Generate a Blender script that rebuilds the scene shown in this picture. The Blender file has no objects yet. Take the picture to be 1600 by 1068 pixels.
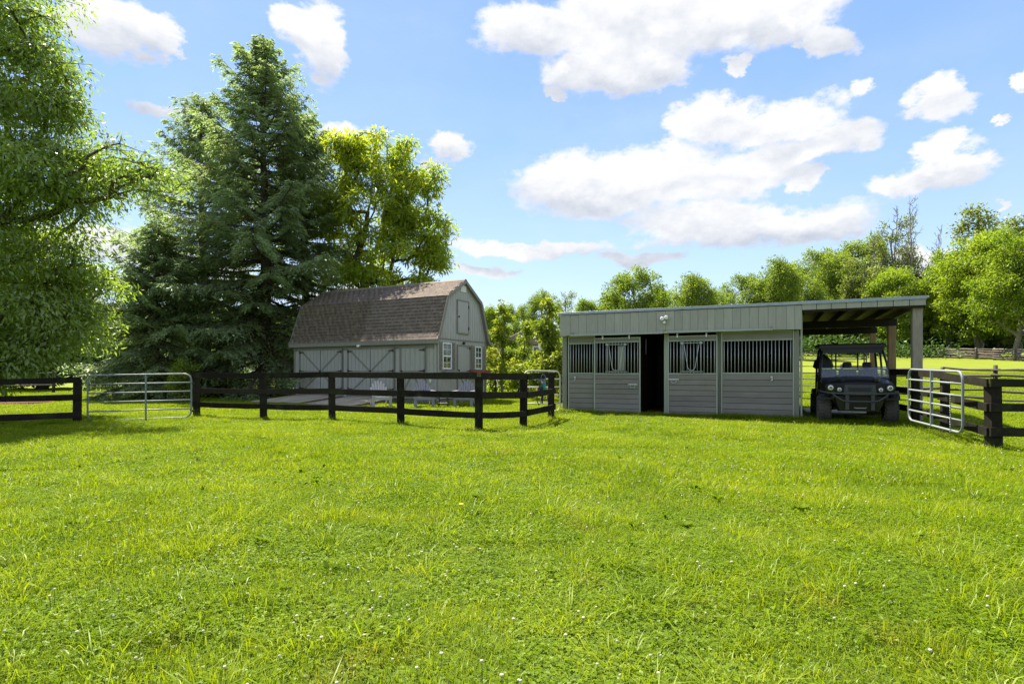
import bpy, math, random
import numpy as np
from mathutils import Vector, Matrix

# ------------------------------------------------------------------ camera, world, sun, exposure
SC = bpy.context.scene
COL = SC.collection
R = math.radians
EYE, HOR, FPX = 1.2, 583.0, 890.0

cam_d = bpy.data.cameras.new('camera')
cam = bpy.data.objects.new('camera', cam_d); COL.objects.link(cam)
cam.location = (0, 0, EYE); cam.rotation_euler = (R(90), 0, 0)
cam_d.sensor_width = 36.0; cam_d.lens = FPX / 1600 * 36
cam_d.shift_y = (HOR - 534) / 1600
cam_d.clip_start = 0.05; cam_d.clip_end = 2000
SC.camera = cam

SUN_AZ, SUN_EL = 33.0, 59.0          # degrees left of the view direction, and above the horizon
sd = Vector((-math.sin(R(SUN_AZ)) * math.cos(R(SUN_EL)), math.cos(R(SUN_AZ)) * math.cos(R(SUN_EL)), math.sin(R(SUN_EL))))
sun_d = bpy.data.lights.new('sun', 'SUN'); sun_d.energy = 5.0; sun_d.angle = R(0.55); sun_d.color = (1.0, 0.93, 0.78)
sun = bpy.data.objects.new('sun', sun_d); COL.objects.link(sun)
sun.rotation_euler = (-sd).to_track_quat('-Z', 'Y').to_euler(); sun.location = (-10, 20, 30)

SC.view_settings.view_transform = 'Standard'; SC.view_settings.look = 'None'
SC.view_settings.gamma = 1.0; SC.view_settings.use_curve_mapping = False
SC.view_settings.exposure = 1.62
SC.render.engine = 'CYCLES'
SC.cycles.max_bounces = 7; SC.cycles.diffuse_bounces = 4; SC.cycles.transmission_bounces = 6
SC.cycles.glossy_bounces = 3; SC.cycles.transparent_max_bounces = 8
SC.cycles.sample_clamp_indirect = 6.0
SC.cycles.use_denoising = True
try: SC.cycles.denoiser = 'OPENIMAGEDENOISE'
except Exception: pass

SKY_STRENGTH = 0.145
CLOUDS = [  # centre and half size of each cloud lobe (photo px at the measured focal length, turned into azimuth/elevation)
 (850,45,105,30),(1000,22,160,50),(1170,22,160,42),(1292,58,38,24),(1030,85,45,30),
 (925,108,58,27),(1000,122,70,22),(880,150,14,9),
 (1120,188,62,30),(1225,195,85,30),(1305,220,62,22),(1255,238,66,17),
 (905,285,92,38),(1020,278,130,42),(1140,280,110,34),(1275,280,28,14),(960,312,100,24),
 (1160,352,165,25),(1075,345,90,22),(1265,360,75,20),
 (1470,155,42,30),(1330,147,28,15),(1588,127,18,12),(1562,186,16,9),(1240,68,12,7),
 (1430,282,66,20),(1495,258,56,26),(1470,235,40,18),
 (170,30,70,40),(235,60,48,32),(262,85,28,13),
 (492,62,44,44),(465,28,30,20),(250,170,46,10),(697,230,36,19),(540,210,46,18),
 (825,386,112,13),(990,403,72,10),(765,427,42,11),(1140,106,20,13),
 (1445,425,60,38),(1560,330,16,8),(600,470,120,14),(300,420,90,20),(140,380,90,30),
 (-300,150,160,60),(1900,200,170,60),(2100,60,160,40),(-500,330,200,40),
]
def build_world():
    w = bpy.data.worlds.new('World'); SC.world = w; w.use_nodes = True
    nt = w.node_tree; N = nt.nodes; L = nt.links; N.clear()
    def nd(t, **k):
        n = N.new(t)
        for a, b in k.items(): setattr(n, a, b)
        return n
    def mth(op, a, b=None, c=None, clamp=False):
        n = nd('ShaderNodeMath', operation=op); n.use_clamp = clamp
        for i, v in enumerate((a, b, c)):
            if v is None: continue
            if isinstance(v, (int, float)): n.inputs[i].default_value = v
            else: L.new(v, n.inputs[i])
        return n.outputs[0]
    sky = nd('ShaderNodeTexSky', sky_type='NISHITA'); sky.sun_disc = False
    sky.sun_elevation = R(SUN_EL); sky.sun_rotation = R(-SUN_AZ)
    sky.air_density = 1.0; sky.dust_density = 0.6; sky.ozone_density = 2.2; sky.altitude = 200
    tc = nd('ShaderNodeTexCoord')
    sx = nd('ShaderNodeSeparateXYZ'); L.new(tc.outputs['Generated'], sx.inputs[0])
    az = mth('ARCTAN2', sx.outputs[0], sx.outputs[1])
    el = mth('ARCSINE', mth('MINIMUM', mth('MAXIMUM', sx.outputs[2], -1.0), 1.0))
    P0 = nd('ShaderNodeCombineXYZ'); L.new(az, P0.inputs[0]); L.new(el, P0.inputs[1])
    # distortion of the cloud outlines
    sc = nd('ShaderNodeVectorMath', operation='MULTIPLY'); L.new(tc.outputs['Generated'], sc.inputs[0]); sc.inputs[1].default_value = (1, 1, 1.7)
    def noise(scale, det, rough, off=(0, 0, 0)):
        a = nd('ShaderNodeVectorMath', operation='ADD'); L.new(sc.outputs[0], a.inputs[0]); a.inputs[1].default_value = off
        n = nd('ShaderNodeTexNoise'); n.inputs['Scale'].default_value = scale; n.inputs['Detail'].default_value = det; n.inputs['Roughness'].default_value = rough
        L.new(a.outputs[0], n.inputs['Vector']); return n
    n1 = noise(11, 7, 0.62)
    dsub = nd('ShaderNodeVectorMath', operation='SUBTRACT'); L.new(n1.outputs['Color'], dsub.inputs[0]); dsub.inputs[1].default_value = (0.5, 0.5, 0.5)
    dmul = nd('ShaderNodeVectorMath', operation='MULTIPLY'); L.new(dsub.outputs[0], dmul.inputs[0]); dmul.inputs[1].default_value = (0.15, 0.08, 0)
    P = nd('ShaderNodeVectorMath', operation='ADD'); L.new(P0.outputs[0], P.inputs[0]); L.new(dmul.outputs[0], P.inputs[1])
    def dist(Psock, off):
        best = None
        for (px, py, rx, ry) in CLOUDS:
            a = math.atan((px - 800) / FPX); e = math.atan((HOR - py) / FPX * math.cos(a))
            ra = rx / FPX * math.cos(a) ** 2 * 1.12; re = ry / FPX * math.cos(a) * 1.12
            m = nd('ShaderNodeVectorMath', operation='MULTIPLY_ADD'); L.new(Psock, m.inputs[0])
            m.inputs[1].default_value = (1 / ra, 1 / re, 0); m.inputs[2].default_value = (-a / ra, (-e + off) / re, 0)
            ln = nd('ShaderNodeVectorMath', operation='LENGTH'); L.new(m.outputs[0], ln.inputs[0])
            best = ln.outputs['Value'] if best is None else mth('SMOOTH_MIN', best, ln.outputs['Value'], 0.25)
        return best
    d = dist(P.outputs[0], 0.0)
    dup = dist(P.outputs[0], 0.034); dlo = dist(P.outputs[0], -0.034)
    n2 = noise(26, 9, 0.66, (3, 1, 2)); n3 = noise(26, 9, 0.66, (3, 1, 2.03))
    n5 = noise(7, 3, 0.5, (1, 9, 4))
    dd = mth('ADD', d, mth('ADD', mth('MULTIPLY', mth('SUBTRACT', n2.outputs['Fac'], 0.5), 1.0), mth('MULTIPLY', mth('SUBTRACT', n5.outputs['Fac'], 0.5), 0.5)))
    mr = nd('ShaderNodeMapRange', interpolation_type='SMOOTHSTEP'); L.new(dd, mr.inputs['Value'])
    mr.inputs['From Min'].default_value = 1.18; mr.inputs['From Max'].default_value = 0.72
    mask = mr.outputs['Result']
    # thin streaky veil near the horizon
    n4 = noise(4, 5, 0.55, (7, 2, 5))
    veil = nd('ShaderNodeMapRange'); L.new(n4.outputs['Fac'], veil.inputs['Value']); veil.inputs['From Min'].default_value = 0.42; veil.inputs['From Max'].default_value = 0.75
    veil.inputs['To Max'].default_value = 0.14
    # more broken cloud added outside the view, to lift and whiten ambient light
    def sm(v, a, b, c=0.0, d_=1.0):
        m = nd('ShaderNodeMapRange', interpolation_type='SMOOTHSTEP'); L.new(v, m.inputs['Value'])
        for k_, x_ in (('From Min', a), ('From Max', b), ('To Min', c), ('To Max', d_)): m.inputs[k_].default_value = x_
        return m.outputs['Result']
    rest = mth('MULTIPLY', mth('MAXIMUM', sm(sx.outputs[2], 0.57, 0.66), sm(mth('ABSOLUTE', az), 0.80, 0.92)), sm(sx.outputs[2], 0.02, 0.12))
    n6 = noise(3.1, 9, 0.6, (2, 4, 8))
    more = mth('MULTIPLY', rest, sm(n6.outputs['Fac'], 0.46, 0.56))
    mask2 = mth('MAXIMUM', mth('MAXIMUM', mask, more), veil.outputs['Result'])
    # lit tops, greyer bases
    md = nd('ShaderNodeMapRange'); L.new(mth('ADD', mth('SUBTRACT', dlo, dup), mth('MULTIPLY', mth('SUBTRACT', n5.outputs['Fac'], 0.5), 1.0)), md.inputs['Value']); md.inputs['From Min'].default_value = -0.5; md.inputs['From Max'].default_value = 1.5
    sh = mth('MULTIPLY', md.outputs['Result'], 0.30)
    rel = mth('MULTIPLY', mth('SUBTRACT', n2.outputs['Fac'], n3.outputs['Fac']), 0.3)
    br = mth('ADD', mth('SUBTRACT', 1.0, sh), rel, clamp=False)
    br = mth('MINIMUM', mth('MAXIMUM', br, 0.62), 1.08)
    cc = nd('ShaderNodeMix', data_type='RGBA'); L.new(br, cc.inputs[0]); cc.inputs[6].default_value = (*CLOUD_DARK, 1); cc.inputs[7].default_value = (*CLOUD_LIT, 1)
    bm = nd('ShaderNodeMapRange'); L.new(br, bm.inputs['Value']); bm.inputs['From Min'].default_value = 0.62; bm.inputs['From Max'].default_value = 1.0
    L.new(bm.outputs['Result'], cc.inputs[0])
    # clear blue that pales evenly towards the horizon, over the physical sky
    gr = nd('ShaderNodeValToRGB'); e = gr.color_ramp.elements
    for k, (p, c) in enumerate(SKY_STOPS):
        x = e[k] if k < 1 else (e[-1] if k == len(SKY_STOPS) - 1 else e.new(p)); x.position = p; x.color = (*c, 1)
    L.new(mth('MAXIMUM', sx.outputs[2], 0.0), gr.inputs[0])
    ad = nd('ShaderNodeMix', data_type='RGBA'); ad.inputs[0].default_value = 0.86
    L.new(sky.outputs[0], ad.inputs[6]); L.new(gr.outputs[0], ad.inputs[7])
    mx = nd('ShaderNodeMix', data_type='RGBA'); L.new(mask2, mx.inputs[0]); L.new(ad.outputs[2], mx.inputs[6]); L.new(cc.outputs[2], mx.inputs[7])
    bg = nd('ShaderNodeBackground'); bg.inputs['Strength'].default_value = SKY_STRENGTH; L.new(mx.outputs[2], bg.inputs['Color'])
    out = nd('ShaderNodeOutputWorld'); L.new(bg.outputs[0], out.inputs['Surface'])
    w.cycles.sampling_method = 'MANUAL'; w.cycles.sample_map_resolution = 512
CLOUD_LIT = (2.34, 2.35, 2.37); CLOUD_DARK = (1.30, 1.44, 1.72)
SKY_STOPS = [(0.0, (1.68, 1.95, 2.26)), (0.16, (1.22, 1.66, 2.26)), (0.36, (0.74, 1.22, 2.26)), (0.62, (0.46, 0.90, 2.14)), (1.0, (0.40, 0.78, 1.85))]
build_world()

# ------------------------------------------------------------------ helpers: tags and objects
def tag(o, label=None, cat=None, group=None, kind=None):
    if label: o['label'] = label
    if cat: o['category'] = cat
    if group: o['group'] = group
    if kind: o['kind'] = kind
    return o
def empty(name, loc, rz=0.0, label=None, cat=None, group=None):
    o = bpy.data.objects.new(name, None); COL.objects.link(o)
    o.location = loc; o.rotation_euler = (0, 0, rz); o.empty_display_size = 0.2
    return tag(o, label, cat, group)
def link(name, me, parent=None, loc=(0, 0, 0), rot=(0, 0, 0)):
    o = bpy.data.objects.new(name, me); COL.objects.link(o)
    o.location = loc; o.rotation_euler = rot
    if parent is not None: o.parent = parent
    return o
def copy_tree(o, parent=None):
    c = o.copy(); COL.objects.link(c); c.parent = parent
    for ch in list(o.children): copy_tree(ch, c)
    return c

def np_mesh(name, V, F4=None, F3=None, mat=None, tint=None, smooth=False):
    """mesh from numpy arrays of quads and triangles; tint = one float per vertex"""
    me = bpy.data.meshes.new(name)
    V = np.asarray(V, np.float32)
    F4 = np.zeros((0, 4), np.int32) if F4 is None else np.asarray(F4, np.int32)
    F3 = np.zeros((0, 3), np.int32) if F3 is None else np.asarray(F3, np.int32)
    n4, n3 = len(F4), len(F3)
    me.vertices.add(len(V)); me.vertices.foreach_set('co', V.ravel())
    me.loops.add(n4 * 4 + n3 * 3); me.polygons.add(n4 + n3)
    me.loops.foreach_set('vertex_index', np.concatenate([F4.ravel(), F3.ravel()]))
    st = np.concatenate([np.arange(n4) * 4, n4 * 4 + np.arange(n3) * 3]).astype(np.int32)
    me.polygons.foreach_set('loop_start', st)
    if smooth: me.polygons.foreach_set('use_smooth', np.ones(n4 + n3, bool))
    if tint is not None:
        a = me.attributes.new('tint', 'FLOAT', 'POINT'); a.data.foreach_set('value', np.asarray(tint, np.float32))
    me.update(calc_edges=True)
    if mat: me.materials.append(mat)
    return me

class MB:
    """collects simple solids into one mesh"""
    def __init__(s): s.v = []; s.f = []; s.sm = []
    def add(s, vs, fs, smooth=False):
        b = len(s.v); s.v += [tuple(v) for v in vs]; s.f += [tuple(i + b for i in f) for f in fs]; s.sm += [smooth] * len(fs); return s
    def box(s, c, d, rot=None, ch=0.0):
        """centre, full size, chamfer"""
        hx, hy, hz = d[0] / 2, d[1] / 2, d[2] / 2
        ch = min(ch, hx * .9, hy * .9, hz * .9)
        if ch <= 0:
            vs = [(x, y, z) for x in (-hx, hx) for y in (-hy, hy) for z in (-hz, hz)]
            fs = [(0, 1, 3, 2), (4, 6, 7, 5), (0, 4, 5, 1), (2, 3, 7, 6), (0, 2, 6, 4), (1, 5, 7, 3)]
        else:
            vs = []; idx = {}
            for sx in (-1, 1):
                for sy in (-1, 1):
                    for sz in (-1, 1):
                        for ax in range(3):
                            p = [sx * (hx - ch), sy * (hy - ch), sz * (hz - ch)]
                            p[ax] = (sx * hx, sy * hy, sz * hz)[ax]
                            idx[(sx, sy, sz, ax)] = len(vs); vs.append(tuple(p))
            fs = []
            for ax in range(3):
                o = [a for a in range(3) if a != ax]
                for sg in (-1, 1):
                    q = []
                    for (a, b) in ((-1, -1), (1, -1), (1, 1), (-1, 1)):
                        k = [0, 0, 0]; k[ax] = sg; k[o[0]] = a; k[o[1]] = b; q.append(idx[(*k, ax)])
                    fs.append(tuple(q))
                for a in (-1, 1):
                    for b in (-1, 1):
                        k1 = [0, 0, 0]; k1[o[0]] = a; k1[o[1]] = b
                        m, p = list(k1), list(k1); m[ax] = -1; p[ax] = 1
                        fs.append((idx[(*m, o[0])], idx[(*p, o[0])], idx[(*p, o[1])], idx[(*m, o[1])]))
            for sx in (-1, 1):
                for sy in (-1, 1):
                    for sz in (-1, 1): fs.append(tuple(idx[(sx, sy, sz, ax)] for ax in range(3)))
        M = rot.to_matrix() if hasattr(rot, 'to_matrix') else rot
        c = Vector(c)
        vs = [(M @ Vector(v) if M is not None else Vector(v)) + c for v in vs]
        return s.add(vs, fs)
    def bar(s, a, b, w, h, up=(0, 0, 1), ch=0.0):
        """box from a to b; w across, h along up"""
        a, b = Vector(a), Vector(b); d = b - a; L_ = d.length; x = d.normalized()
        y = Vector(up).cross(x)
        if y.length < 1e-4: y = Vector((0, 1, 0)).cross(x)
        y.normalize(); z = x.cross(y)
        M = Matrix((x, y, z)).transposed()
        return s.box((a + b) / 2, (L_, w, h), M, ch)
    def tube(s, pts, r, n=8, closed=False, caps=True):
        pts = [Vector(p) for p in pts]; k = len(pts); rs = r if isinstance(r, (list, tuple)) else [r] * k
        vs = []; prev = None
        for i, p in enumerate(pts):
            a = pts[(i - 1) % k] if (closed or i > 0) else p
            b = pts[(i + 1) % k] if (closed or i < k - 1) else p
            t = (b - a).normalized()
            if prev is None:
                u = t.orthogonal().normalized()
            else:
                u = prev - t * prev.dot(t)
                u = u.normalized() if u.length > 1e-5 else t.orthogonal().normalized()
            prev = u; w = t.cross(u)
            for j in range(n):
                an = 2 * math.pi * j / n
                vs.append(p + (u * math.cos(an) + w * math.sin(an)) * rs[i])
        fs = []
        for i in range(k if closed else k - 1):
            for j in range(n):
                i2 = (i + 1) % k; j2 = (j + 1) % n
                fs.append((i * n + j, i * n + j2, i2 * n + j2, i2 * n + j))
        if not closed and caps:
            fs.append(tuple(range(n - 1, -1, -1))); fs.append(tuple((k - 1) * n + j for j in range(n)))
        return s.add(vs, fs, True)
    def prism(s, poly, y0, y1, axis='y'):
        """poly of 2D points; extruded along the axis"""
        n = len(poly)
        def P(p, t): return {'y': (p[0], t, p[1]), 'x': (t, p[0], p[1]), 'z': (p[0], p[1], t)}[axis]
        vs = [P(p, y0) for p in poly] + [P(p, y1) for p in poly]
        fs = [tuple(range(n)), tuple(range(2 * n - 1, n - 1, -1))] + [(i, i + n, (i + 1) % n + n, (i + 1) % n) for i in range(n)]
        return s.add(vs, fs)
    def lathe(s, prof, c, axis='x', n=24):
        """prof of (offset along axis, radius)"""
        vs = []
        for (t, r) in prof:
            for j in range(n):
                a = 2 * math.pi * j / n; u, w = r * math.cos(a), r * math.sin(a)
                p = {'x': (t, u, w), 'y': (u, t, w), 'z': (u, w, t)}[axis]
                vs.append((p[0] + c[0], p[1] + c[1], p[2] + c[2]))
        fs = []
        for i in range(len(prof) - 1):
            for j in range(n): fs.append((i * n + j, i * n + (j + 1) % n, (i + 1) * n + (j + 1) % n, (i + 1) * n + j))
        return s.add(vs, fs, True)
    def loft(s, secs, closed=True, caps=True, smooth=False):
        n = len(secs[0]); vs = [p for q in secs for p in q]; fs = []
        for i in range(len(secs) - 1):
            for j in range(n if closed else n - 1):
                fs.append((i * n + j, i * n + (j + 1) % n, (i + 1) * n + (j + 1) % n, (i + 1) * n + j))
        if caps: fs.append(tuple(range(n - 1, -1, -1))); fs.append(tuple((len(secs) - 1) * n + j for j in range(n)))
        return s.add(vs, fs, smooth)
    def mesh(s, name, mat):
        me = bpy.data.meshes.new(name); me.from_pydata([tuple(v) for v in s.v], [], s.f)
        me.polygons.foreach_set('use_smooth', s.sm)
        me.materials.append(mat)
        import bmesh
        bm = bmesh.new(); bm.from_mesh(me); bmesh.ops.recalc_face_normals(bm, faces=bm.faces); bm.to_mesh(me); bm.free()
        me.update(); return me
    def build(s, name, mat, parent=None, loc=(0, 0, 0), rot=(0, 0, 0)): return link(name, s.mesh(name, mat), parent, loc, rot)

_cache = {}
def piece(name, size, loc, mat, parent, rot=(0, 0, 0), ch=0.006):
    """one small board or block; alike ones share their mesh"""
    k = (name, tuple(round(x, 3) for x in size), mat.name, ch)
    if k not in _cache:
        _cache[k] = MB().box((0, 0, 0), size, ch=ch).mesh(name, mat)
    return link(name, _cache[k], parent, loc, rot)
def rod(name, a, b, r, mat, parent, n=7):
    """a straight round bar from a to b; alike ones share their mesh"""
    a, b = Vector(a), Vector(b); L_ = round((b - a).length, 3); k = ('rod', name, L_, r, mat.name)
    if k not in _cache: _cache[k] = MB().tube([(0, 0, 0), (0, 0, L_)], r, n).mesh(name, mat)
    o = link(name, _cache[k], parent, a); o.rotation_euler = (b - a).to_track_quat('Z', 'Y').to_euler(); return o

def sstep(a, b, x):
    t = np.clip((np.asarray(x, float) - a) / (b - a), 0, 1); return t * t * (3 - 2 * t)
def ground_z(x, y):
    x = np.asarray(x, float); y = np.asarray(y, float)
    s = np.maximum(0, y - 20)
    rise = 0.06 * (s * s / (s + 5)) * sstep(6, 28, x)
    rise = np.minimum(rise, 5.2 + 0 * rise) 
    dip = -0.16 * sstep(4, 8, x) * (1 - sstep(9.5, 15, y))
    und = 0.02 * np.sin(x * 0.9 + 1.3) * np.cos(y * 0.7) + 0.015 * np.sin(x * 2.1 + y * 1.7)
    return rise + dip + und
def gz(x, y): return float(ground_z(x, y))
def PX(px, Z): return (px - 800) / FPX * Z          # where a sight line meets a distance: measuring aid
def PZ(py, Z): return EYE + (HOR - py) * Z / FPX
# ------------------------------------------------------------------ materials
def newmat(name):
    m = bpy.data.materials.new(name); m.use_nodes = True; m.node_tree.nodes.clear(); return m
class NT:
    def __init__(s, m): s.m = m; s.N = m.node_tree.nodes; s.L = m.node_tree.links
    def n(s, t, **k):
        o = s.N.new(t)
        for a, b in k.items(): setattr(o, a, b)
        return o
    def l(s, a, b): s.L.new(a, b)
    def noise(s, scale, det=4, rough=0.55, vec=None, dist=0.0):
        o = s.n('ShaderNodeTexNoise'); o.inputs['Scale'].default_value = scale; o.inputs['Detail'].default_value = det
        o.inputs['Roughness'].default_value = rough; o.inputs['Distortion'].default_value = dist
        if vec: s.l(vec, o.inputs['Vector'])
        return o.outputs['Fac']
    def ramp(s, f, stops, interp='LINEAR'):
        o = s.n('ShaderNodeValToRGB'); o.color_ramp.interpolation = interp; e = o.color_ramp.elements
        e[0].position = stops[0][0]; e[0].color = (*stops[0][1], 1); e[1].position = stops[-1][0]; e[1].color = (*stops[-1][1], 1)
        for p, c in stops[1:-1]: x = e.new(p); x.color = (*c, 1)
        s.l(f, o.inputs[0]); return o.outputs[0]
    def mix(s, f, a, b, mode='MIX'):
        o = s.n('ShaderNodeMix', data_type='RGBA', blend_type=mode)
        for i, v in ((0, f), (6, a), (7, b)):
            if isinstance(v, (int, float)): o.inputs[i].default_value = v
            elif isinstance(v, tuple): o.inputs[i].default_value = (*v, 1)
            else: s.l(v, o.inputs[i])
        return o.outputs[2]
    def math(s, op, a, b, clamp=False):
        o = s.n('ShaderNodeMath', operation=op); o.use_clamp = clamp
        for i, v in enumerate((a, b)):
            if isinstance(v, (int, float)): o.inputs[i].default_value = v
            else: s.l(v, o.inputs[i])
        return o.outputs[0]
    def mr(s, v, a, b, c=0.0, d=1.0):
        o = s.n('ShaderNodeMapRange'); s.l(v, o.inputs[0])
        for i, x in zip((1, 2, 3, 4), (a, b, c, d)): o.inputs[i].default_value = x
        return o.outputs[0]
    def coords(s, kind='Object', scale=(1, 1, 1), rnd=True):
        tc = s.n('ShaderNodeTexCoord'); v = tc.outputs[kind]
        if rnd:
            oi = s.n('ShaderNodeObjectInfo'); a = s.n('ShaderNodeVectorMath', operation='MULTIPLY_ADD')
            c = s.n('ShaderNodeCombineXYZ')
            for i in range(3): s.l(oi.outputs['Random'], c.inputs[i])
            s.l(c.outputs[0], a.inputs[0]); a.inputs[1].default_value = (37, 53, 71); s.l(v, a.inputs[2]); v = a.outputs[0]
        mp = s.n('ShaderNodeMapping'); s.l(v, mp.inputs[0]); mp.inputs['Scale'].default_value = scale; return mp.outputs[0]
    def coords_pos(s, off):
        a = s.n('ShaderNodeVectorMath', operation='ADD'); s.l(s.n('ShaderNodeNewGeometry').outputs['Position'], a.inputs[0]); a.inputs[1].default_value = off; return a.outputs[0]
    def rnd(s): return s.n('ShaderNodeObjectInfo').outputs['Random']
    def out(s, sh):
        o = s.n('ShaderNodeOutputMaterial'); s.l(sh, o.inputs[0]); return s.m
    def bump(s, h, strength, dist=0.01):
        b = s.n('ShaderNodeBump'); b.inputs['Strength'].default_value = strength; b.inputs['Distance'].default_value = dist
        s.l(h, b.inputs['Height']); return b.outputs[0]
    def pbr(s, col, rough=0.7, metal=0.0, normal=None, spec=0.4):
        p = s.n('ShaderNodeBsdfPrincipled')
        if isinstance(col, tuple): p.inputs['Base Color'].default_value = (*col, 1)
        else: s.l(col, p.inputs['Base Color'])
        if isinstance(rough, (int, float)): p.inputs['Roughness'].default_value = rough
        else: s.l(rough, p.inputs['Roughness'])
        p.inputs['Metallic'].default_value = metal; p.inputs['Specular IOR Level'].default_value = spec
        if normal: s.l(normal, p.inputs['Normal'])
        return p.outputs[0]
def sc3(c, k): return tuple(x * k for x in c)

def wood(name, col, dark=None, grain=(2, 2, 2), rough=0.75, var=0.25, moss=None, bump=0.4, spec=0.3, wear=None):
    t = NT(newmat(name)); v = t.coords('Object', grain)
    g = t.noise(9, 6, 0.6, v, 0.3); b = t.noise(1.3, 4, 0.6, t.coords('Object', (1, 1, 1)))
    c = t.ramp(g, [(0.3, dark or sc3(col, 0.6)), (0.55, col), (0.8, sc3(col, 1.25))])
    c = t.mix(t.mr(b, 0.35, 0.7), c, sc3(col, 0.72))
    r = t.rnd(); hv = t.n('ShaderNodeHueSaturation'); t.l(c, hv.inputs['Color']); t.l(t.mr(r, 0, 1, 1 - var, 1 + var), hv.inputs['Value']); c = hv.outputs[0]
    if moss:
        m = t.noise(2.6, 5, 0.65, t.coords('Object', (1, 1, 1.0))); c = t.mix(t.mr(m, 0.5, 0.68, 0, 0.8), c, moss)
    if wear:
        m = t.noise(7, 6, 0.7, t.coords('Object', (1, 1, 3))); c = t.mix(t.mr(m, 0.66, 0.7, 0, 0.7), c, wear)
    return t.out(t.pbr(c, rough, normal=t.bump(g, bump, 0.004), spec=spec))
def paint(name, col, rough=0.55, var=0.06, stain=0.25, grain=(1, 1, 0.15), spec=0.35, dirt=(0.10, 0.09, 0.06), chips=0.0):
    t = NT(newmat(name)); g = t.noise(14, 5, 0.6, t.coords('Object', grain)); b = t.noise(1.1, 5, 0.65, t.coords('Object', (1, 1, 0.6)))
    c = t.ramp(g, [(0.25, sc3(col, 0.86)), (0.6, col), (0.85, sc3(col, 1.07))])
    c = t.mix(t.mr(b, 0.42, 0.78, 0, stain), c, dirt)
    r = t.rnd(); hv = t.n('ShaderNodeHueSaturation'); t.l(c, hv.inputs['Color']); t.l(t.mr(r, 0, 1, 1 - var, 1 + var), hv.inputs['Value']); c = hv.outputs[0]
    if chips:
        m = t.noise(18, 4, 0.7, t.coords('Object', (1, 1, 2))); c = t.mix(t.mr(m, 0.72, 0.74, 0, chips), c, (0.55, 0.54, 0.5))
    return t.out(t.pbr(c, rough, normal=t.bump(g, 0.25, 0.003), spec=spec))
def metal(name, col, rough=0.4, metal_=0.9, stain=(0.2, 0.2, 0.2)):
    t = NT(newmat(name)); g = t.noise(6, 5, 0.7, t.coords('Object')); c = t.mix(t.mr(g, 0.45, 0.75, 0, 0.7), col, stain)
    return t.out(t.pbr(c, t.mr(g, 0.2, 0.8, rough * 0.7, rough * 1.4), metal_, spec=0.5))
def plain(name, col, rough=0.5, metal_=0.0, spec=0.5, nz=0.15):
    t = NT(newmat(name)); g = t.noise(5, 4, 0.6, t.coords('Object')); c = t.mix(t.mr(g, 0.3, 0.8, 0, nz), col, sc3(col, 0.55) )
    return t.out(t.pbr(c, rough, metal_, spec=spec))
def leafmat(name, stops, trans, tf=0.4, gloss=0.06, scale=0.35):
    """leaf colour by the leaf's own random tint and by slow changes across the plant; light passes through the leaf"""
    t = NT(newmat(name)); a = t.n('ShaderNodeAttribute', attribute_name='tint').outputs['Fac']
    b = t.noise(scale, 3, 0.6, t.n('ShaderNodeNewGeometry').outputs['Position'])
    f = t.math('ADD', t.math('MULTIPLY', a, 0.65), t.mr(b, 0.3, 0.7, 0, 0.35))
    c = t.ramp(f, stops)
    d = t.n('ShaderNodeBsdfDiffuse'); t.l(c, d.inputs[0])
    tr = t.n('ShaderNodeBsdfTranslucent'); t.l(t.mix(1.0, c, trans, 'MULTIPLY'), tr.inputs[0])
    m = t.n('ShaderNodeMixShader'); m.inputs[0].default_value = tf; t.l(d.outputs[0], m.inputs[1]); t.l(tr.outputs[0], m.inputs[2])
    gl = t.n('ShaderNodeBsdfGlossy'); gl.inputs['Roughness'].default_value = 0.38; gl.inputs['Color'].default_value = (0.8, 0.85, 0.8, 1)
    m2 = t.n('ShaderNodeMixShader'); m2.inputs[0].default_value = gloss; t.l(m.outputs[0], m2.inputs[1]); t.l(gl.outputs[0], m2.inputs[2])
    return t.out(m2.outputs[0])

FENCE = wood('black_stained_wood', (0.022, 0.018, 0.013), dark=(0.010, 0.008, 0.006), var=0.35, moss=(0.034, 0.040, 0.015), bump=0.6, rough=0.85, spec=0.12, wear=(0.06, 0.045, 0.035))
WEATHERED = wood('weathered_grey_wood', (0.20, 0.175, 0.145), var=0.2, bump=0.6)
POSTWOOD = wood('grey_post_wood', (0.33, 0.285, 0.225), var=0.12, grain=(3, 3, 0.3))
TANWOOD = wood('tan_post_wood', (0.36, 0.245, 0.12), var=0.15, grain=(3, 3, 0.3))
CEDAR = wood('old_cedar_rail_wood', (0.17, 0.145, 0.12), dark=(0.05, 0.042, 0.035), var=0.35, bump=0.7)
CEDAR_DARK = wood('dark_rail_wood', (0.06, 0.05, 0.04), dark=(0.02, 0.018, 0.015), var=0.3, bump=0.7)
SHEATH = wood('roof_sheathing', (0.36, 0.28, 0.15), dark=(0.2, 0.14, 0.07), grain=(1, 5, 5), var=0.12)
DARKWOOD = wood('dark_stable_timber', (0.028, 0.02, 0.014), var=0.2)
RAMPWOOD = wood('ramp_plank_wood', (0.44, 0.37, 0.28), dark=(0.22, 0.19, 0.155), grain=(1, 0.2, 1), var=0.12)
REDWOOD = wood('brown_planter_wood', (0.22, 0.09, 0.05), var=0.1)
BARK = wood('bark', (0.10, 0.078, 0.058), dark=(0.03, 0.023, 0.018), grain=(2, 2, 0.5), var=0.2, bump=1.0)
BARK_PALE = wood('pale_bark', (0.22, 0.20, 0.17), dark=(0.09, 0.08, 0.065), grain=(2, 2, 0.5), var=0.2, bump=1.0)
SIDING = paint('shed_siding_paint', (0.35, 0.345, 0.325), var=0.03, stain=0.10)
SHEDTRIM = paint('shed_trim_paint', (0.20, 0.195, 0.17), var=0.05, stain=0.12)
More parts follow.
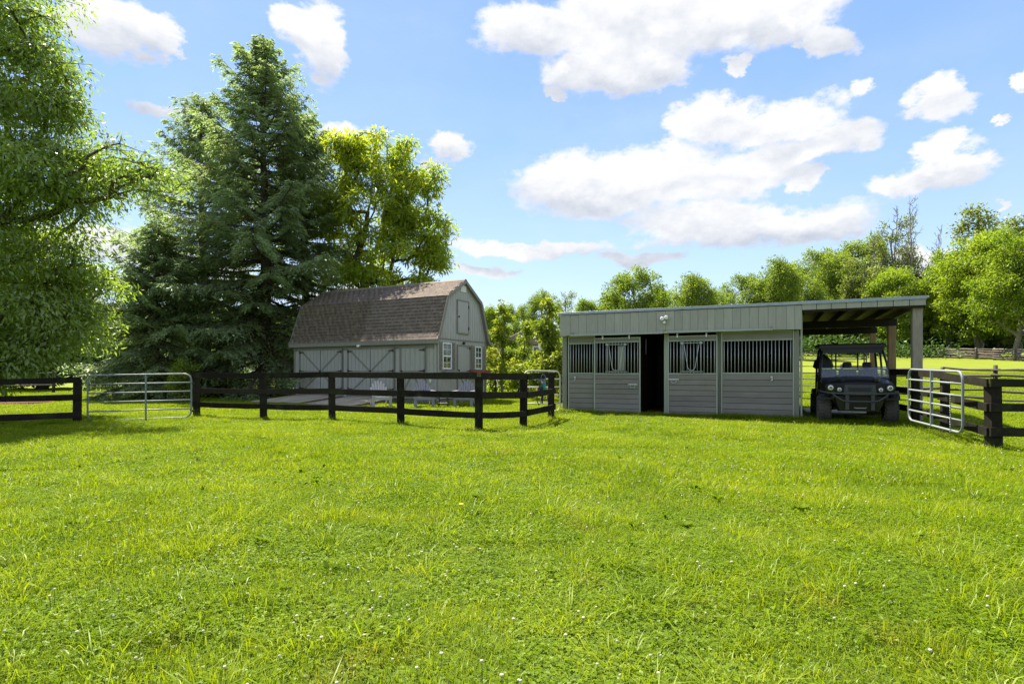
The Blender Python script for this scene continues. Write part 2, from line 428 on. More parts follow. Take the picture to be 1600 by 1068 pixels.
FASCIA = paint('stable_fascia_paint', (0.345, 0.335, 0.285), var=0.07, stain=0.14)
PLANKP = paint('stable_plank_paint', (0.215, 0.203, 0.178), var=0.10, stain=0.5, grain=(0.15, 1, 1), dirt=(0.15, 0.105, 0.08), chips=0.5)
STABLE_POST = paint('stable_post_paint', (0.21, 0.205, 0.17), var=0.05, stain=0.2)
STEEL_TRIM = paint('pale_green_steel_frame', (0.37, 0.40, 0.32), rough=0.4, var=0.04, stain=0.2)
BARMETAL = plain('grey_bar_metal', (0.42, 0.44, 0.43), 0.4, 0.3)
GALV = metal('galvanised_tube', (0.20, 0.225, 0.22), 0.6, 0.2, (0.17, 0.19, 0.18))
BEIGETUBE = plain('beige_gate_tube', (0.45, 0.43, 0.33), 0.5)
BLACKPIPE = plain('dark_pipe', (0.03, 0.03, 0.03), 0.5)
ROOFMETAL = metal('roof_sheet_metal', (0.30, 0.34, 0.38), 0.45, 0.6, (0.24, 0.27, 0.30))
HARDWARE = plain('black_iron', (0.02, 0.02, 0.02), 0.5, 0.5)
PALEHW = metal('zinc_fittings', (0.6, 0.62, 0.6), 0.35, 0.6, (0.4, 0.4, 0.4))
WHITEP = paint('white_window_paint', (0.75, 0.76, 0.75), var=0.02, stain=0.05)
HOUSEWALL = paint('house_wall', (0.34, 0.31, 0.27), var=0.05)
HOUSEROOF = wood('house_roof_shingle', (0.24, 0.19, 0.18), var=0.05, grain=(4, 4, 4))
CHAIR = plain('lilac_grey_plastic', (0.20, 0.195, 0.225), 0.6, nz=0.1)
CHAIR_LIGHT = plain('pale_grey_plastic', (0.35, 0.335, 0.335), 0.6, nz=0.1)
BLKPLASTIC = plain('black_plastic', (0.015, 0.015, 0.015), 0.45, spec=0.35)
BLKGLOSS = plain('glossy_black_paint', (0.009, 0.009, 0.008), 0.30, spec=0.22, nz=0.05)
DGREY = plain('dark_grey_plastic', (0.055, 0.056, 0.058), 0.45, spec=0.3)
TYRE = plain('tyre_rubber', (0.085, 0.08, 0.072), 0.85, spec=0.3, nz=0.4)
RIMM = metal('dark_rim', (0.10, 0.10, 0.10), 0.35, 0.8, (0.05, 0.05, 0.05))
LAMPG = plain('headlight_lens', (0.75, 0.75, 0.72), 0.08, 0.5, spec=0.8, nz=0.3)
CONCRETE = plain('concrete_pad', (0.42, 0.40, 0.37), 0.85, nz=0.5)
TEAL = plain('teal_nylon', (0.02, 0.28, 0.36), 0.6); PURPLEGREY = plain('patterned_rope', (0.22, 0.20, 0.24), 0.8, nz=0.8)
MULCH = plain('red_mulch', (0.16, 0.045, 0.022), 0.95, nz=0.8)
def glass_dark():
    t = NT(newmat('window_glass')); v = t.noise(3, 3, 0.5, t.coords('Object'))
    return t.out(t.pbr(t.ramp(v, [(0.3, (0.02, 0.025, 0.02)), (0.7, (0.05, 0.06, 0.045))]), 0.04, spec=0.9))
GLASS = glass_dark()
def clear_glass():
    t = NT(newmat('windshield_plastic')); tr = t.n('ShaderNodeBsdfTransparent'); tr.inputs[0].default_value = (0.8, 0.85, 0.9, 1)
    p = t.n('ShaderNodeBsdfGlossy'); p.inputs['Roughness'].default_value = 0.14; p.inputs['Color'].default_value = (0.5, 0.48, 0.42, 1)
    m = t.n('ShaderNodeMixShader'); m.inputs[0].default_value = 0.15; t.l(tr.outputs[0], m.inputs[1]); t.l(p.outputs[0], m.inputs[2]); return t.out(m.outputs[0])
SHIELD = clear_glass()
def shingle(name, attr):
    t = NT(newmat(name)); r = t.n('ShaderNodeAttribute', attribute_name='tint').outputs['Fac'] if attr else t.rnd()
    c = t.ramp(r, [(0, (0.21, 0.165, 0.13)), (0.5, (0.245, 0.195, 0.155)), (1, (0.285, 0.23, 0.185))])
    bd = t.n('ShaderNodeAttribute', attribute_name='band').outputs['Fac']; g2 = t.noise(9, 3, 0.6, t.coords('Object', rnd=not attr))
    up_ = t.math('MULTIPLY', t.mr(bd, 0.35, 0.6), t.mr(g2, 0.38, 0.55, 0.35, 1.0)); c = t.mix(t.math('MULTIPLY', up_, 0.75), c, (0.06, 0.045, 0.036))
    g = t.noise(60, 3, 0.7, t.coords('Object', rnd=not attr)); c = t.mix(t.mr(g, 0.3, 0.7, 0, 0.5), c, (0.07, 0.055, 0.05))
    return t.out(t.pbr(c, 0.9, normal=t.bump(g, 0.5, 0.003), spec=0.2))
SHINGLE, SHINGLE_A = shingle('roof_shingle', False), shingle('roof_shingle_mass', True)

L_NEAR = leafmat('cherry_leaf', [(0, (0.123, 0.174, 0.030)), (0.5, (0.184, 0.250, 0.041)), (1, (0.259, 0.312, 0.075))], (1.6, 1.75, 0.6), 0.5, 0.06, 0.5)
L_SPRUCE = leafmat('spruce_needles', [(0, (0.123, 0.139, 0.059)), (0.45, (0.209, 0.256, 0.121)), (0.8, (0.270, 0.365, 0.210)), (1, (0.369, 0.399, 0.227))], (1.5, 1.6, 0.9), 0.46, 0.03, 0.5)
L_SPRUCE_DRY = leafmat('dry_brown_twigs', [(0, (0.07, 0.05, 0.025)), (1, (0.14, 0.11, 0.055))], (1.2, 1.1, 0.8), 0.2, 0.03)
L_WALNUT = leafmat('walnut_leaf', [(0, (0.136, 0.201, 0.020)), (0.5, (0.231, 0.289, 0.027)), (1, (0.367, 0.366, 0.041))], (1.9, 1.9, 0.6), 0.52, 0.03, 0.4)
L_MAPLE = leafmat('maple_leaf', [(0, (0.090, 0.130, 0.027)), (0.5, (0.154, 0.201, 0.038)), (1, (0.232, 0.261, 0.051))], (1.8, 2.0, 0.8), 0.42, 0.012, 0.12)
L_BRIGHT = leafmat('bright_leaf', [(0, (0.094, 0.147, 0.019)), (0.5, (0.156, 0.216, 0.028)), (1, (0.240, 0.274, 0.043))], (1.9, 2.0, 0.7), 0.45, 0.01, 0.12)
L_POPLAR = leafmat('poplar_leaf', [(0, (0.087, 0.119, 0.029)), (0.5, (0.157, 0.190, 0.047)), (1, (0.239, 0.255, 0.081))], (1.8, 1.9, 0.8), 0.42, 0.02, 0.12)
L_SHRUB = leafmat('shrub_leaf', [(0, (0.072, 0.124, 0.018)), (0.45, (0.158, 0.214, 0.025)), (1, (0.314, 0.305, 0.045))], (1.8, 1.8, 0.6), 0.45, 0.02, 0.6)
L_DARK = leafmat('dark_evergreen_leaf', [(0, (0.030, 0.060, 0.015)), (0.6, (0.068, 0.120, 0.030)), (1, (0.120, 0.188, 0.045))], (1.3, 1.4, 0.8), 0.25, 0.01, 0.3)

def grassmat(name, stops, trans, tf, gloss):
    t = NT(newmat(name)); a = t.n('ShaderNodeAttribute', attribute_name='tint').outputs['Fac']
    pos = t.n('ShaderNodeNewGeometry').outputs['Position']
    b = t.noise(0.55, 4, 0.6, pos); e = t.noise(2.4, 3, 0.6, pos)
    f = t.math('ADD', t.math('MULTIPLY', a, 0.42), t.math('ADD', t.mr(b, 0.34, 0.66, 0, 0.30), t.mr(e, 0.34, 0.66, 0, 0.28)))
    c = t.ramp(f, stops)
    dr = t.noise(1.7, 4, 0.7, t.coords_pos((11, 5, 3))); c = t.mix(t.mr(dr, 0.58, 0.72, 0, 0.45), c, (0.20, 0.16, 0.035))
    d = t.n('ShaderNodeBsdfDiffuse'); t.l(c, d.inputs[0])
    tr = t.n('ShaderNodeBsdfTranslucent'); t.l(t.mix(1.0, c, trans, 'MULTIPLY'), tr.inputs[0])
    m = t.n('ShaderNodeMixShader'); m.inputs[0].default_value = tf; t.l(d.outputs[0], m.inputs[1]); t.l(tr.outputs[0], m.inputs[2])
    gl = t.n('ShaderNodeBsdfGlossy'); gl.inputs['Roughness'].default_value = 0.4; gl.inputs['Color'].default_value = (0.8, 0.85, 0.7, 1)
    m2 = t.n('ShaderNodeMixShader'); m2.inputs[0].default_value = gloss; t.l(m.outputs[0], m2.inputs[1]); t.l(gl.outputs[0], m2.inputs[2])
    return t.out(m2.outputs[0])
GRASS = grassmat('grass_blade', [(0, (0.070, 0.122, 0.005)), (0.35, (0.142, 0.210, 0.009)), (0.7, (0.225, 0.28, 0.014)), (0.93, (0.31, 0.32, 0.03)), (1, (0.42, 0.37, 0.12))], (1.75, 1.68, 0.35), 0.42, 0.015)
CLOVER = grassmat('clover_leaf', [(0, (0.064, 0.120, 0.005)), (0.6, (0.130, 0.204, 0.008)), (1, (0.20, 0.26, 0.014))], (1.6, 1.6, 0.35), 0.35, 0.01)
FLOWER = plain('clover_flower', (0.50, 0.47, 0.34), 0.8, nz=0.3)
DANDY = plain('dandelion_yellow', (0.75, 0.45, 0.02), 0.8, nz=0.2)
def groundmat():
    t = NT(newmat('ground_soil_and_turf')); pos = t.n('ShaderNodeNewGeometry').outputs['Position']
    a = t.noise(14, 5, 0.7, pos); b = t.noise(0.5, 4, 0.6, pos); g = t.noise(90, 3, 0.7, pos)
    near = t.ramp(a, [(0.3, (0.035, 0.05, 0.010)), (0.55, (0.075, 0.12, 0.012)), (0.8, (0.13, 0.17, 0.02))])
    far = t.ramp(g, [(0.25, (0.105, 0.145, 0.012)), (0.6, (0.16, 0.20, 0.018)), (0.85, (0.22, 0.24, 0.035))])
    far = t.mix(t.mr(b, 0.4, 0.65, 0, 0.6), far, (0.19, 0.205, 0.03))
    sx = t.n('ShaderNodeSeparateXYZ'); t.l(pos, sx.inputs[0])
    c = t.mix(t.mr(sx.outputs[1], 30, 44), near, far)
    return t.out(t.pbr(c, 0.95, normal=t.bump(g, 0.6, 0.03), spec=0.1))
GROUND = groundmat()

# ------------------------------------------------------------------ ground
def build_ground():
    xs = np.unique(np.concatenate([np.linspace(-600, -60, 19), np.linspace(-60, 110, 171), np.linspace(110, 700, 20)]))
    ys = np.unique(np.concatenate([np.linspace(-60, 0, 13), np.linspace(0, 130, 131), np.linspace(130, 1200, 30)]))
    X, Y = np.meshgrid(xs, ys); Z = ground_z(X, Y)
    V = np.stack([X, Y, Z], -1).reshape(-1, 3); nx, ny = len(xs), len(ys)
    i = np.arange(nx - 1)[None, :] + nx * np.arange(ny - 1)[:, None]; i = i.ravel()
    F = np.stack([i, i + 1, i + nx + 1, i + nx], -1)
    o = link('ground', np_mesh('ground', V, F, mat=GROUND, smooth=True)); tag(o, kind='structure')
build_ground()
# ------------------------------------------------------------------ gambrel shed
def build_shed():
    ax, ay, ux, uy = -9.78, 25.6, 0.886, -0.463         # front-left corner and direction of the long front wall
    LEN, DEP = 7.77, 3.73
    rz = math.atan2(uy, ux)
    S = empty('gambrel_shed', (ax, ay, 0), rz, 'pale grey barn-roofed shed with brown shingles behind the black fence', 'shed')
    def sx(px): r = (px - 800) / FPX; return (ay * r - ax) / (ux - uy * r)
    def sz(px, py): return PZ(py, ay + uy * sx(px))
    cx, cy = ax + LEN * ux, ay + LEN * uy
    def gy(px): r = (px - 800) / FPX; return (cy * r - cx) / (-uy - ux * r)      # along the gable wall
    def gzz(px, py): return PZ(py, cy + ux * gy(px))
    B0, EV, BK, RG, INS = 0.20, 2.62, 4.26, 5.05, 0.56
    mid = DEP / 2
    # walls: plywood siding with vertical grooves; boards joined into one part per face
    def siding(name, x0, x1, zfun, place, step=0.2):
        m = MB(); x = x0
        while x < x1 - 1e-3:
            e = min(x + step, x1); za, zb = zfun(x + .001), zfun(e - .001)
            def q(t, z, o): return place(t, z, o)
            g = 0.009
            vs = [q(x + g, B0, 0), q(e - g, B0, 0), q(e - g, zb, 0), q(x + g, za, 0), q(x, B0, .012), q(e, B0, .012), q(e, zb, .012), q(x, za, .012)]
            m.add(vs, [(0, 1, 2, 3), (0, 4, 5, 1), (1, 5, 6, 2), (3, 2, 6, 7), (0, 3, 7, 4)]); x = e
        m.build(name, SIDING, S)
    siding('front_siding', 0, LEN, lambda t: EV - .02, lambda t, z, o: (t, o, z))
    def gab(y):
        d = min(y, DEP - y)
        return EV + (BK - EV) * d / INS if d < INS else BK + (RG - BK) * (d - INS) / (mid - INS)
    siding('gable_siding', 0, DEP, lambda t: gab(min(max(t, 0), DEP)) - .04, lambda t, z, o: (LEN - o, t, z), DEP / 20)
    siding('gable_siding', 0, DEP, lambda t: gab(min(max(t, 0), DEP)) - .04, lambda t, z, o: (o, t, z), DEP / 20)
    siding('back_siding', 0, LEN, lambda t: EV - .02, lambda t, z, o: (t, DEP - o, z))
    MB().box((LEN / 2, mid, .12), (LEN - .1, DEP - .1, .2)).build('floor_skids', SHEDTRIM, S)
    # roof deck under the shingles
    prof = [(-.17, EV - .10), (-.02, EV + .10), (INS, BK), (mid, RG), (DEP - INS, BK), (DEP + .02, EV + .10), (DEP + .17, EV - .10)]
    t_ = 0.05
    poly = prof + [(y + (0.03 if y > mid else -0.03 if y < mid else 0) * -1, z - .07) for (y, z) in reversed(prof)]
    MB().prism(poly, -.16, LEN + .14, 'x').build('roof_deck', SHEDTRIM, S)
    # rake boards on both gables
    for xg in (LEN + .145, -.165):
        for i in range(len(prof) - 1):
            (y0, z0), (y1, z1) = prof[i], prof[i + 1]
            m = MB(); m.bar((xg, y0, z0 - .05), (xg, y1, z1 - .05), .03, .13, up=(0, -(z1 - z0), (y1 - y0)), ch=.004)
            m.build('rake_board', SHEDTRIM, S)
    # shingles
    rnd = random.Random(4)
    sw, ex = 0.30, 0.145
    th = 0.02
    me = MB().box((0, 0, 0), (sw - .008, ex + .03, th)).mesh('shingle', SHINGLE)
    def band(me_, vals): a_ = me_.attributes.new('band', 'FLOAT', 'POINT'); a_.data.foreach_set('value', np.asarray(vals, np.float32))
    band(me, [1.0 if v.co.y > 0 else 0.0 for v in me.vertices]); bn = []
    segs = [(prof[0], prof[1]), (prof[1], prof[2]), (prof[2], prof[3])]
    cand = []
    for (a, b) in segs:
        dy, dz = b[0] - a[0], b[1] - a[1]; L_ = math.hypot(dy, dz); n = max(1, round(L_ / ex)); e = L_ / n; ang = math.atan2(dz, dy)
        for r_ in range(n):
            f = (r_ + .5) * e / L_; y = a[0] + dy * f - math.sin(ang) * .022; z = a[1] + dz * f + math.cos(ang) * .022
            off = (0, .15, .07)[r_ % 3]; x = -.16 + off
            while x < LEN + .14:
                w = min(sw, LEN + .15 - x)
                if w > .05: cand.append((x + w / 2, y, z, ang, w, a is prof[2] or b is prof[3]))
                x += sw
    # the shingles that show largest are the nearest to the corner, on the front slopes
    cand.sort(key=lambda c: -c[0])
    vs, f4, tn = [], [], []
    nb = 0
    for k, (x, y, z, ang, w, up) in enumerate(cand):
        tilt = ang + 0.05 + rnd.uniform(-.01, .01) + .05; dzz = rnd.uniform(-.002, .003)
        if nb < 298 and w > .28:
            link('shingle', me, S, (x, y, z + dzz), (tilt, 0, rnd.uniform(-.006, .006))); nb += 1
        else:
            M = Matrix.Translation((x, y, z + dzz)) @ Matrix.Rotation(tilt, 4, 'X'); b0 = len(vs)
            hw, hh = w / 2 - .004, (ex + .03) / 2
            for p in ((-hw, -hh, -th / 2), (hw, -hh, -th / 2), (hw, hh, -th / 2), (-hw, hh, -th / 2), (-hw, -hh, th / 2), (hw, -hh, th / 2), (hw, hh, th / 2), (-hw, hh, th / 2)):
                vs.append(tuple(M @ Vector(p)))
            f4 += [(b0 + 4, b0 + 5, b0 + 6, b0 + 7), (b0, b0 + 1, b0 + 5, b0 + 4), (b0 + 1, b0 + 2, b0 + 6, b0 + 5), (b0 + 3, b0, b0 + 4, b0 + 7)]
            tn += [rnd.random()] * 8; bn += [0, 0, 1, 1, 0, 0, 1, 1]
    # back slope
    for (a, b) in ((prof[3], prof[4]), (prof[4], prof[5]), (prof[5], prof[6])):
        b0 = len(vs); o = .025
        vs += [(-.16, a[0], a[1] + o), (LEN + .14, a[0], a[1] + o), (LEN + .14, b[0] + .01, b[1] + o), (-.16, b[0] + .01, b[1] + o)]; f4.append((b0, b0 + 1, b0 + 2, b0 + 3)); tn += [.4] * 4; bn += [0] * 4
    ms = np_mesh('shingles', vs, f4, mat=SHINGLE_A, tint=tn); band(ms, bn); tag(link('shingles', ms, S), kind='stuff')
    MB().prism([(mid - .13, RG - .045), (mid, RG + .045), (mid + .13, RG - .045), (mid + .13, RG - .02), (mid, RG + .062), (mid - .13, RG - .02)][::1], -.16, LEN + .14, 'x').build('ridge_cap', SHINGLE, S)
    # eave fascia
    piece('eave_board', (LEN + .3, .03, .17), (LEN / 2, -.18, EV - .19), SHEDTRIM, S)
    piece('soffit', (LEN + .28, .17, .02), (LEN / 2, -.09, EV - .26), SHEDTRIM, S)
    piece('frieze_board', (LEN - .3, .025, .16), (LEN / 2, -.014, EV - .35), SHEDTRIM, S)
    # corner boards
    piece('corner_board', (.13, .03, EV - B0 - .1), (LEN - .055, -.016, (EV + B0) / 2), SIDING, S)
    piece('corner_board', (.03, .13, EV - B0 - .1), (LEN + .016, .035, (EV + B0) / 2), SIDING, S)
    piece('corner_board', (.05, .05, EV - B0 - .1), (LEN + .012, -.012, (EV + B0) / 2 - .003), SHEDTRIM, S)
    piece('corner_board', (.12, .03, EV - B0 - .1), (.05, -.016, (EV + B0) / 2), SHEDTRIM, S)
    piece('corner_board', (.03, .11, EV - B0 - .1), (LEN + .016, DEP - .04, (EV + B0) / 2), SHEDTRIM, S)
    piece('belt_board', (.025, DEP - .1, .045), (LEN + .014, mid, EV - .06), SHEDTRIM, S)
    # big doors on the front wall
    ztop, zmid, zbot = 2.28, 1.27, .30
    def hinge(D, x, z, side, y=-.075):
        m = MB(); m.box((x, y, z), (.05, .02, .12)); m.prism([(x, z - .03), (x, z + .03), (x + side * .26, z + .01), (x + side * .26, z - .01)], y - .008, y + .004, 'y')
        m.build('hinge', HARDWARE, D)
    def braced(px0, px1, brace, double):
        x0, x1 = sx(px0), sx(px1); xm = (x0 + x1) / 2
        D = MB().box((xm, -.03, (ztop + zbot) / 2), (x1 - x0 - .02, .04, ztop - zbot)).build('double_door' if double else 'door', SIDING, S)
        n = int((x1 - x0) / .2); g = MB()
        for i in range(1, n): g.box((x0 + (x1 - x0) * i / n, -.0515, (ztop + zbot) / 2), (.012, .004, ztop - zbot - .1))
        g.build('board_groove', SHEDTRIM, D)
        fy = -.062; w = .075
        for (a, b) in (((x0, zbot), (x0, ztop)), ((x1, zbot), (x1, ztop)), ((x0 + w / 2 + .002, ztop - w / 2), (x1 - w / 2 - .002, ztop - w / 2)), ((x0 + w / 2 + .002, zmid), (x1 - w / 2 - .002, zmid)), ((x0 + w / 2 + .002, zbot + w / 2), (x1 - w / 2 - .002, zbot + w / 2))):
            m = MB(); m.bar((a[0], fy, a[1]), (b[0], fy, b[1]), w, .024, up=(0, 1, 0), ch=.003); m.build('trim_board', SHEDTRIM, D)
        if brace:
            for s_ in (-1, 1):
                m = MB(); m.bar((xm, fy + .006, zmid), (xm + s_ * (x1 - xm - .12), fy + .006, ztop - .12), .065, .02, up=(0, 1, 0)); m.build('brace', SHEDTRIM, D)
        for s_ in (-1, 1):
            if not brace and False: continue
            m = MB(); m.bar((xm + s_ * .03, fy + .004, zmid - .06), (xm + s_ * (x1 - xm - .12), fy + .004, zbot + .1), .065, .018, up=(0, 1, 0)); m.build('brace', SHEDTRIM, D)
        if double: MB().box((xm, -.053, (ztop + zbot) / 2), (.018, .012, ztop - zbot)).build('meeting_gap', HARDWARE, D)
        for z in (ztop - .16, zmid + .03, zbot + .25):
            if double: hinge(D, x0 + .02, z, 1)
            hinge(D, x1 - .02, z, -1)
        MB().box((xm if double else x0 + .06, -.08, zmid + .02), (.09, .03, .06)).build('latch', HARDWARE, D)
    braced(470, 535.5, True, True); braced(545, 616.5, True, True); braced(627, 665, False, False)
    # post-like light pilasters between the doors
    for a, b in ((463, 468), (538, 543), (619, 625)):
        x0, x1 = sx(a), sx(b); piece('pilaster', (x1 - x0, .035, EV - .45 - B0), ((x0 + x1) / 2, -.02, (EV - .45 + B0) / 2), SIDING, S)
    # small lamp under the eave
    m = MB(); m.box((sx(566), -.22, EV - .27), (.14, .1, .05)); m.tube([(sx(567), -.25, EV - .27), (sx(567), -.32, EV - .33)], .045, 8); m.build('eave_lamp', WHITEP, S)
    # gable wall: windows with shutters, door, loft door, vent
    gx = LEN
    def gboard(name, y0, y1, z0, z1, mat, par, o=.03, t=.03): return piece(name, (t, y1 - y0, z1 - z0), (gx + o, (y0 + y1) / 2, (z0 + z1) / 2), mat, par, ch=.003)
    def window(pa, pb, pya, pyb, sha, shb):
        y0, y1 = gy(pa), gy(pb); z1, z0 = gzz((pa + pb) / 2, pya), gzz((pa + pb) / 2, pyb)
        W = MB().box((gx + .012, (y0 + y1) / 2, (z0 + z1) / 2), (.02, y1 - y0 - .04, z1 - z0 - .04)).build('window', GLASS, S)
        fw = .045
        for a in ((y0, y0 + fw, z0, z1), (y1 - fw, y1, z0, z1), (y0 + fw, y1 - fw, z1 - fw, z1), (y0 + fw, y1 - fw, z0, z0 + fw * 1.2), (y0 + fw, y1 - fw, (z0 + z1) / 2 - .03, (z0 + z1) / 2 + .03)):
            gboard('frame', *a, WHITEP, W, .035, .04)
        ym = (y0 + y1) / 2
        gboard('muntin', ym - .009, ym + .009, z0 + fw, z1 - fw, WHITEP, W, .028, .015)
        for f in (.25, .75):
            zz = z0 + (z1 - z0) * f; gboard('muntin', y0 + fw, y1 - fw, zz - .009, zz + .009, WHITEP, W, .030, .015)
        for (a, b) in ((gy(sha[0]), gy(sha[1])), (gy(shb[0]), gy(shb[1]))):
            sh = gboard('shutter', a, b, z0 - .02, z1 + .03, SHEDTRIM, S, .025, .03)
            k = 14
            for i in range(k):
                zz = (i + .5 - k / 2) * (z1 - z0 - .04) / k
                m = piece('louvre', (.02, b - a - .06, .045), (.018, 0, zz), SHEDTRIM, sh, (0, .5, 0), .002)
    window(690.3, 704.2, 535.5, 576.5, (684.8, 690), (705, 710.2))
    window(741.2, 751.6, 541.5, 577, (735.6, 740.6), (752.3, 756.8))
    # man door
    y0, y1 = gy(713.5), gy(733.8)
    D = gboard('side_door', y0 + .06, y1 - .06, .30, 2.3, SIDING, S, .018, .03)
    for a in ((y0, y0 + .06, .3, 2.38), (y1 - .06, y1, .3, 2.38), (y0 + .06, y1 - .06, 2.31, 2.38)): gboard('door_trim', *a, SHEDTRIM, S, .03, .03)
    piece('door_rail', (.02, y1 - y0 - .13, .08), (.026, 0, -.05), SHEDTRIM, D)
    for s_ in (-1, 1):
        m = MB(); h = (y1 - y0) / 2 - .1; m.bar((.026, -h * s_, -.95), (.026, h * s_, -.12), .05, .018 + .002 * s_, up=(1, 0, 0)); m.build('brace', SHEDTRIM, D)
    for zz in (.95, .0, -.85):
        m = MB(); m.box((.03, (y1 - y0) / 2 - .05, zz), (.02, .05, .12)); m.bar((.03, (y1 - y0) / 2 - .05, zz), (.03, (y1 - y0) / 2 - .27, zz), .03, .01, up=(1, 0, 0)); m.build('hinge', HARDWARE, D)
    MB().box((.035, -(y1 - y0) / 2 + .1, .02), (.03, .06, .08)).build('latch', HARDWARE, D)
    MB().box((gx + .05, gy(723.5), 2.45), (.07, .12, .1), ch=.01).build('door_lamp', HARDWARE, S)
    # loft door
    y0, y1 = gy(713.4), gy(732); z1, z0 = gzz(722, 469), gzz(722, 522)
    D = gboard('loft_door', y0 + .06, y1 - .06, z0 + .06, z1 - .06, SIDING, S, .018, .03)
    for a in ((y0, y0 + .06, z0, z1), (y1 - .06, y1, z0, z1), (y0 + .06, y1 - .06, z1 - .06, z1), (y0 + .06, y1 - .06, z0, z0 + .06)): gboard('loft_trim', *a, SHEDTRIM, S, .03, .03)
    for zz in (.45, -.45):
        m = MB(); m.box((.03, (y1 - y0) / 2 - .05, zz), (.02, .06, .12)); m.build('hinge', HARDWARE, D)
    MB().box((.03, -(y1 - y0) / 2 + .12, 0), (.03, .05, .07)).build('latch', HARDWARE, D)
    # gable vent
    y0, y1 = gy(719.0), gy(727.3); z1, z0 = gzz(723, 446.2), gzz(723, 456)
    V_ = gboard('gable_vent', y0, y1, z0, z1, WHITEP, S, .02, .03)
    for i in range(5): piece('vent_slat', (.02, y1 - y0 - .05, .03), (.02, 0, (i - 2) * (z1 - z0 - .06) / 5), WHITEP, V_, (0, .6, 0), .002)
    # window boxes
    for (a, b, z, nm) in ((689.5, 708, 578.8, SHEDTRIM), (731.8, 758.5, 577.6, REDWOOD)):
        y0, y1 = gy(a), gy(b); zt = gzz((a + b) / 2, z)
        m = MB(); h = .22 if nm is REDWOOD else .1
        m.box((gx + .16, (y0 + y1) / 2, zt - h / 2), (.24, y1 - y0, h), ch=.01); m.build('window_box', nm, S)
    # an outlet box on the front wall
    MB().box((LEN - .3, -.03, .9), (.1, .05, .16), ch=.01).build('outlet_box', PALEHW, S)
    # ramps in front of the two double doors
    def ramp(px0, px1, label):
        x0, x1 = sx(px0) - .05, sx(px1) + .1; n = 6; L_ = 2.5; ang = math.atan2(.2, L_)
        c = Vector(((x0 + x1) / 2, -.06 - L_ / 2, 0)); M = Matrix.Translation((ax, ay, 0)) @ Matrix.Rotation(rz, 4, 'Z'); p = M @ c
        Rm = empty('wooden_ramp', (p.x, p.y, gz(p.x, p.y)), rz, label, 'ramp', 'ramps up to the shed doors')
        w = (x1 - x0) / n
        for i in range(n):
            piece('plank', (w - .02 - .01 * (i % 2), L_, .04), ((i + .5) * w - (x1 - x0) / 2, 0, .135 + .004 * (i % 3)), RAMPWOOD, Rm, (ang, 0, rnd.uniform(-.004, .004)))
        for i in (-1, 0, 1):
            m = MB(); h = (x1 - x0) / 2 - .06; m.prism([(-L_ / 2, -.03), (L_ / 2, -.03), (L_ / 2, .205), (-L_ / 2, .005)], i * h - .02, i * h + .02, 'x'); m.build('joist', WEATHERED, Rm)
    ramp(470, 535, 'weathered grey plank ramp at the far left double door of the shed')
    ramp(546, 616, 'weathered plank ramp at the middle double door, behind the leftmost garden chair')
    return S
SHED = build_shed()

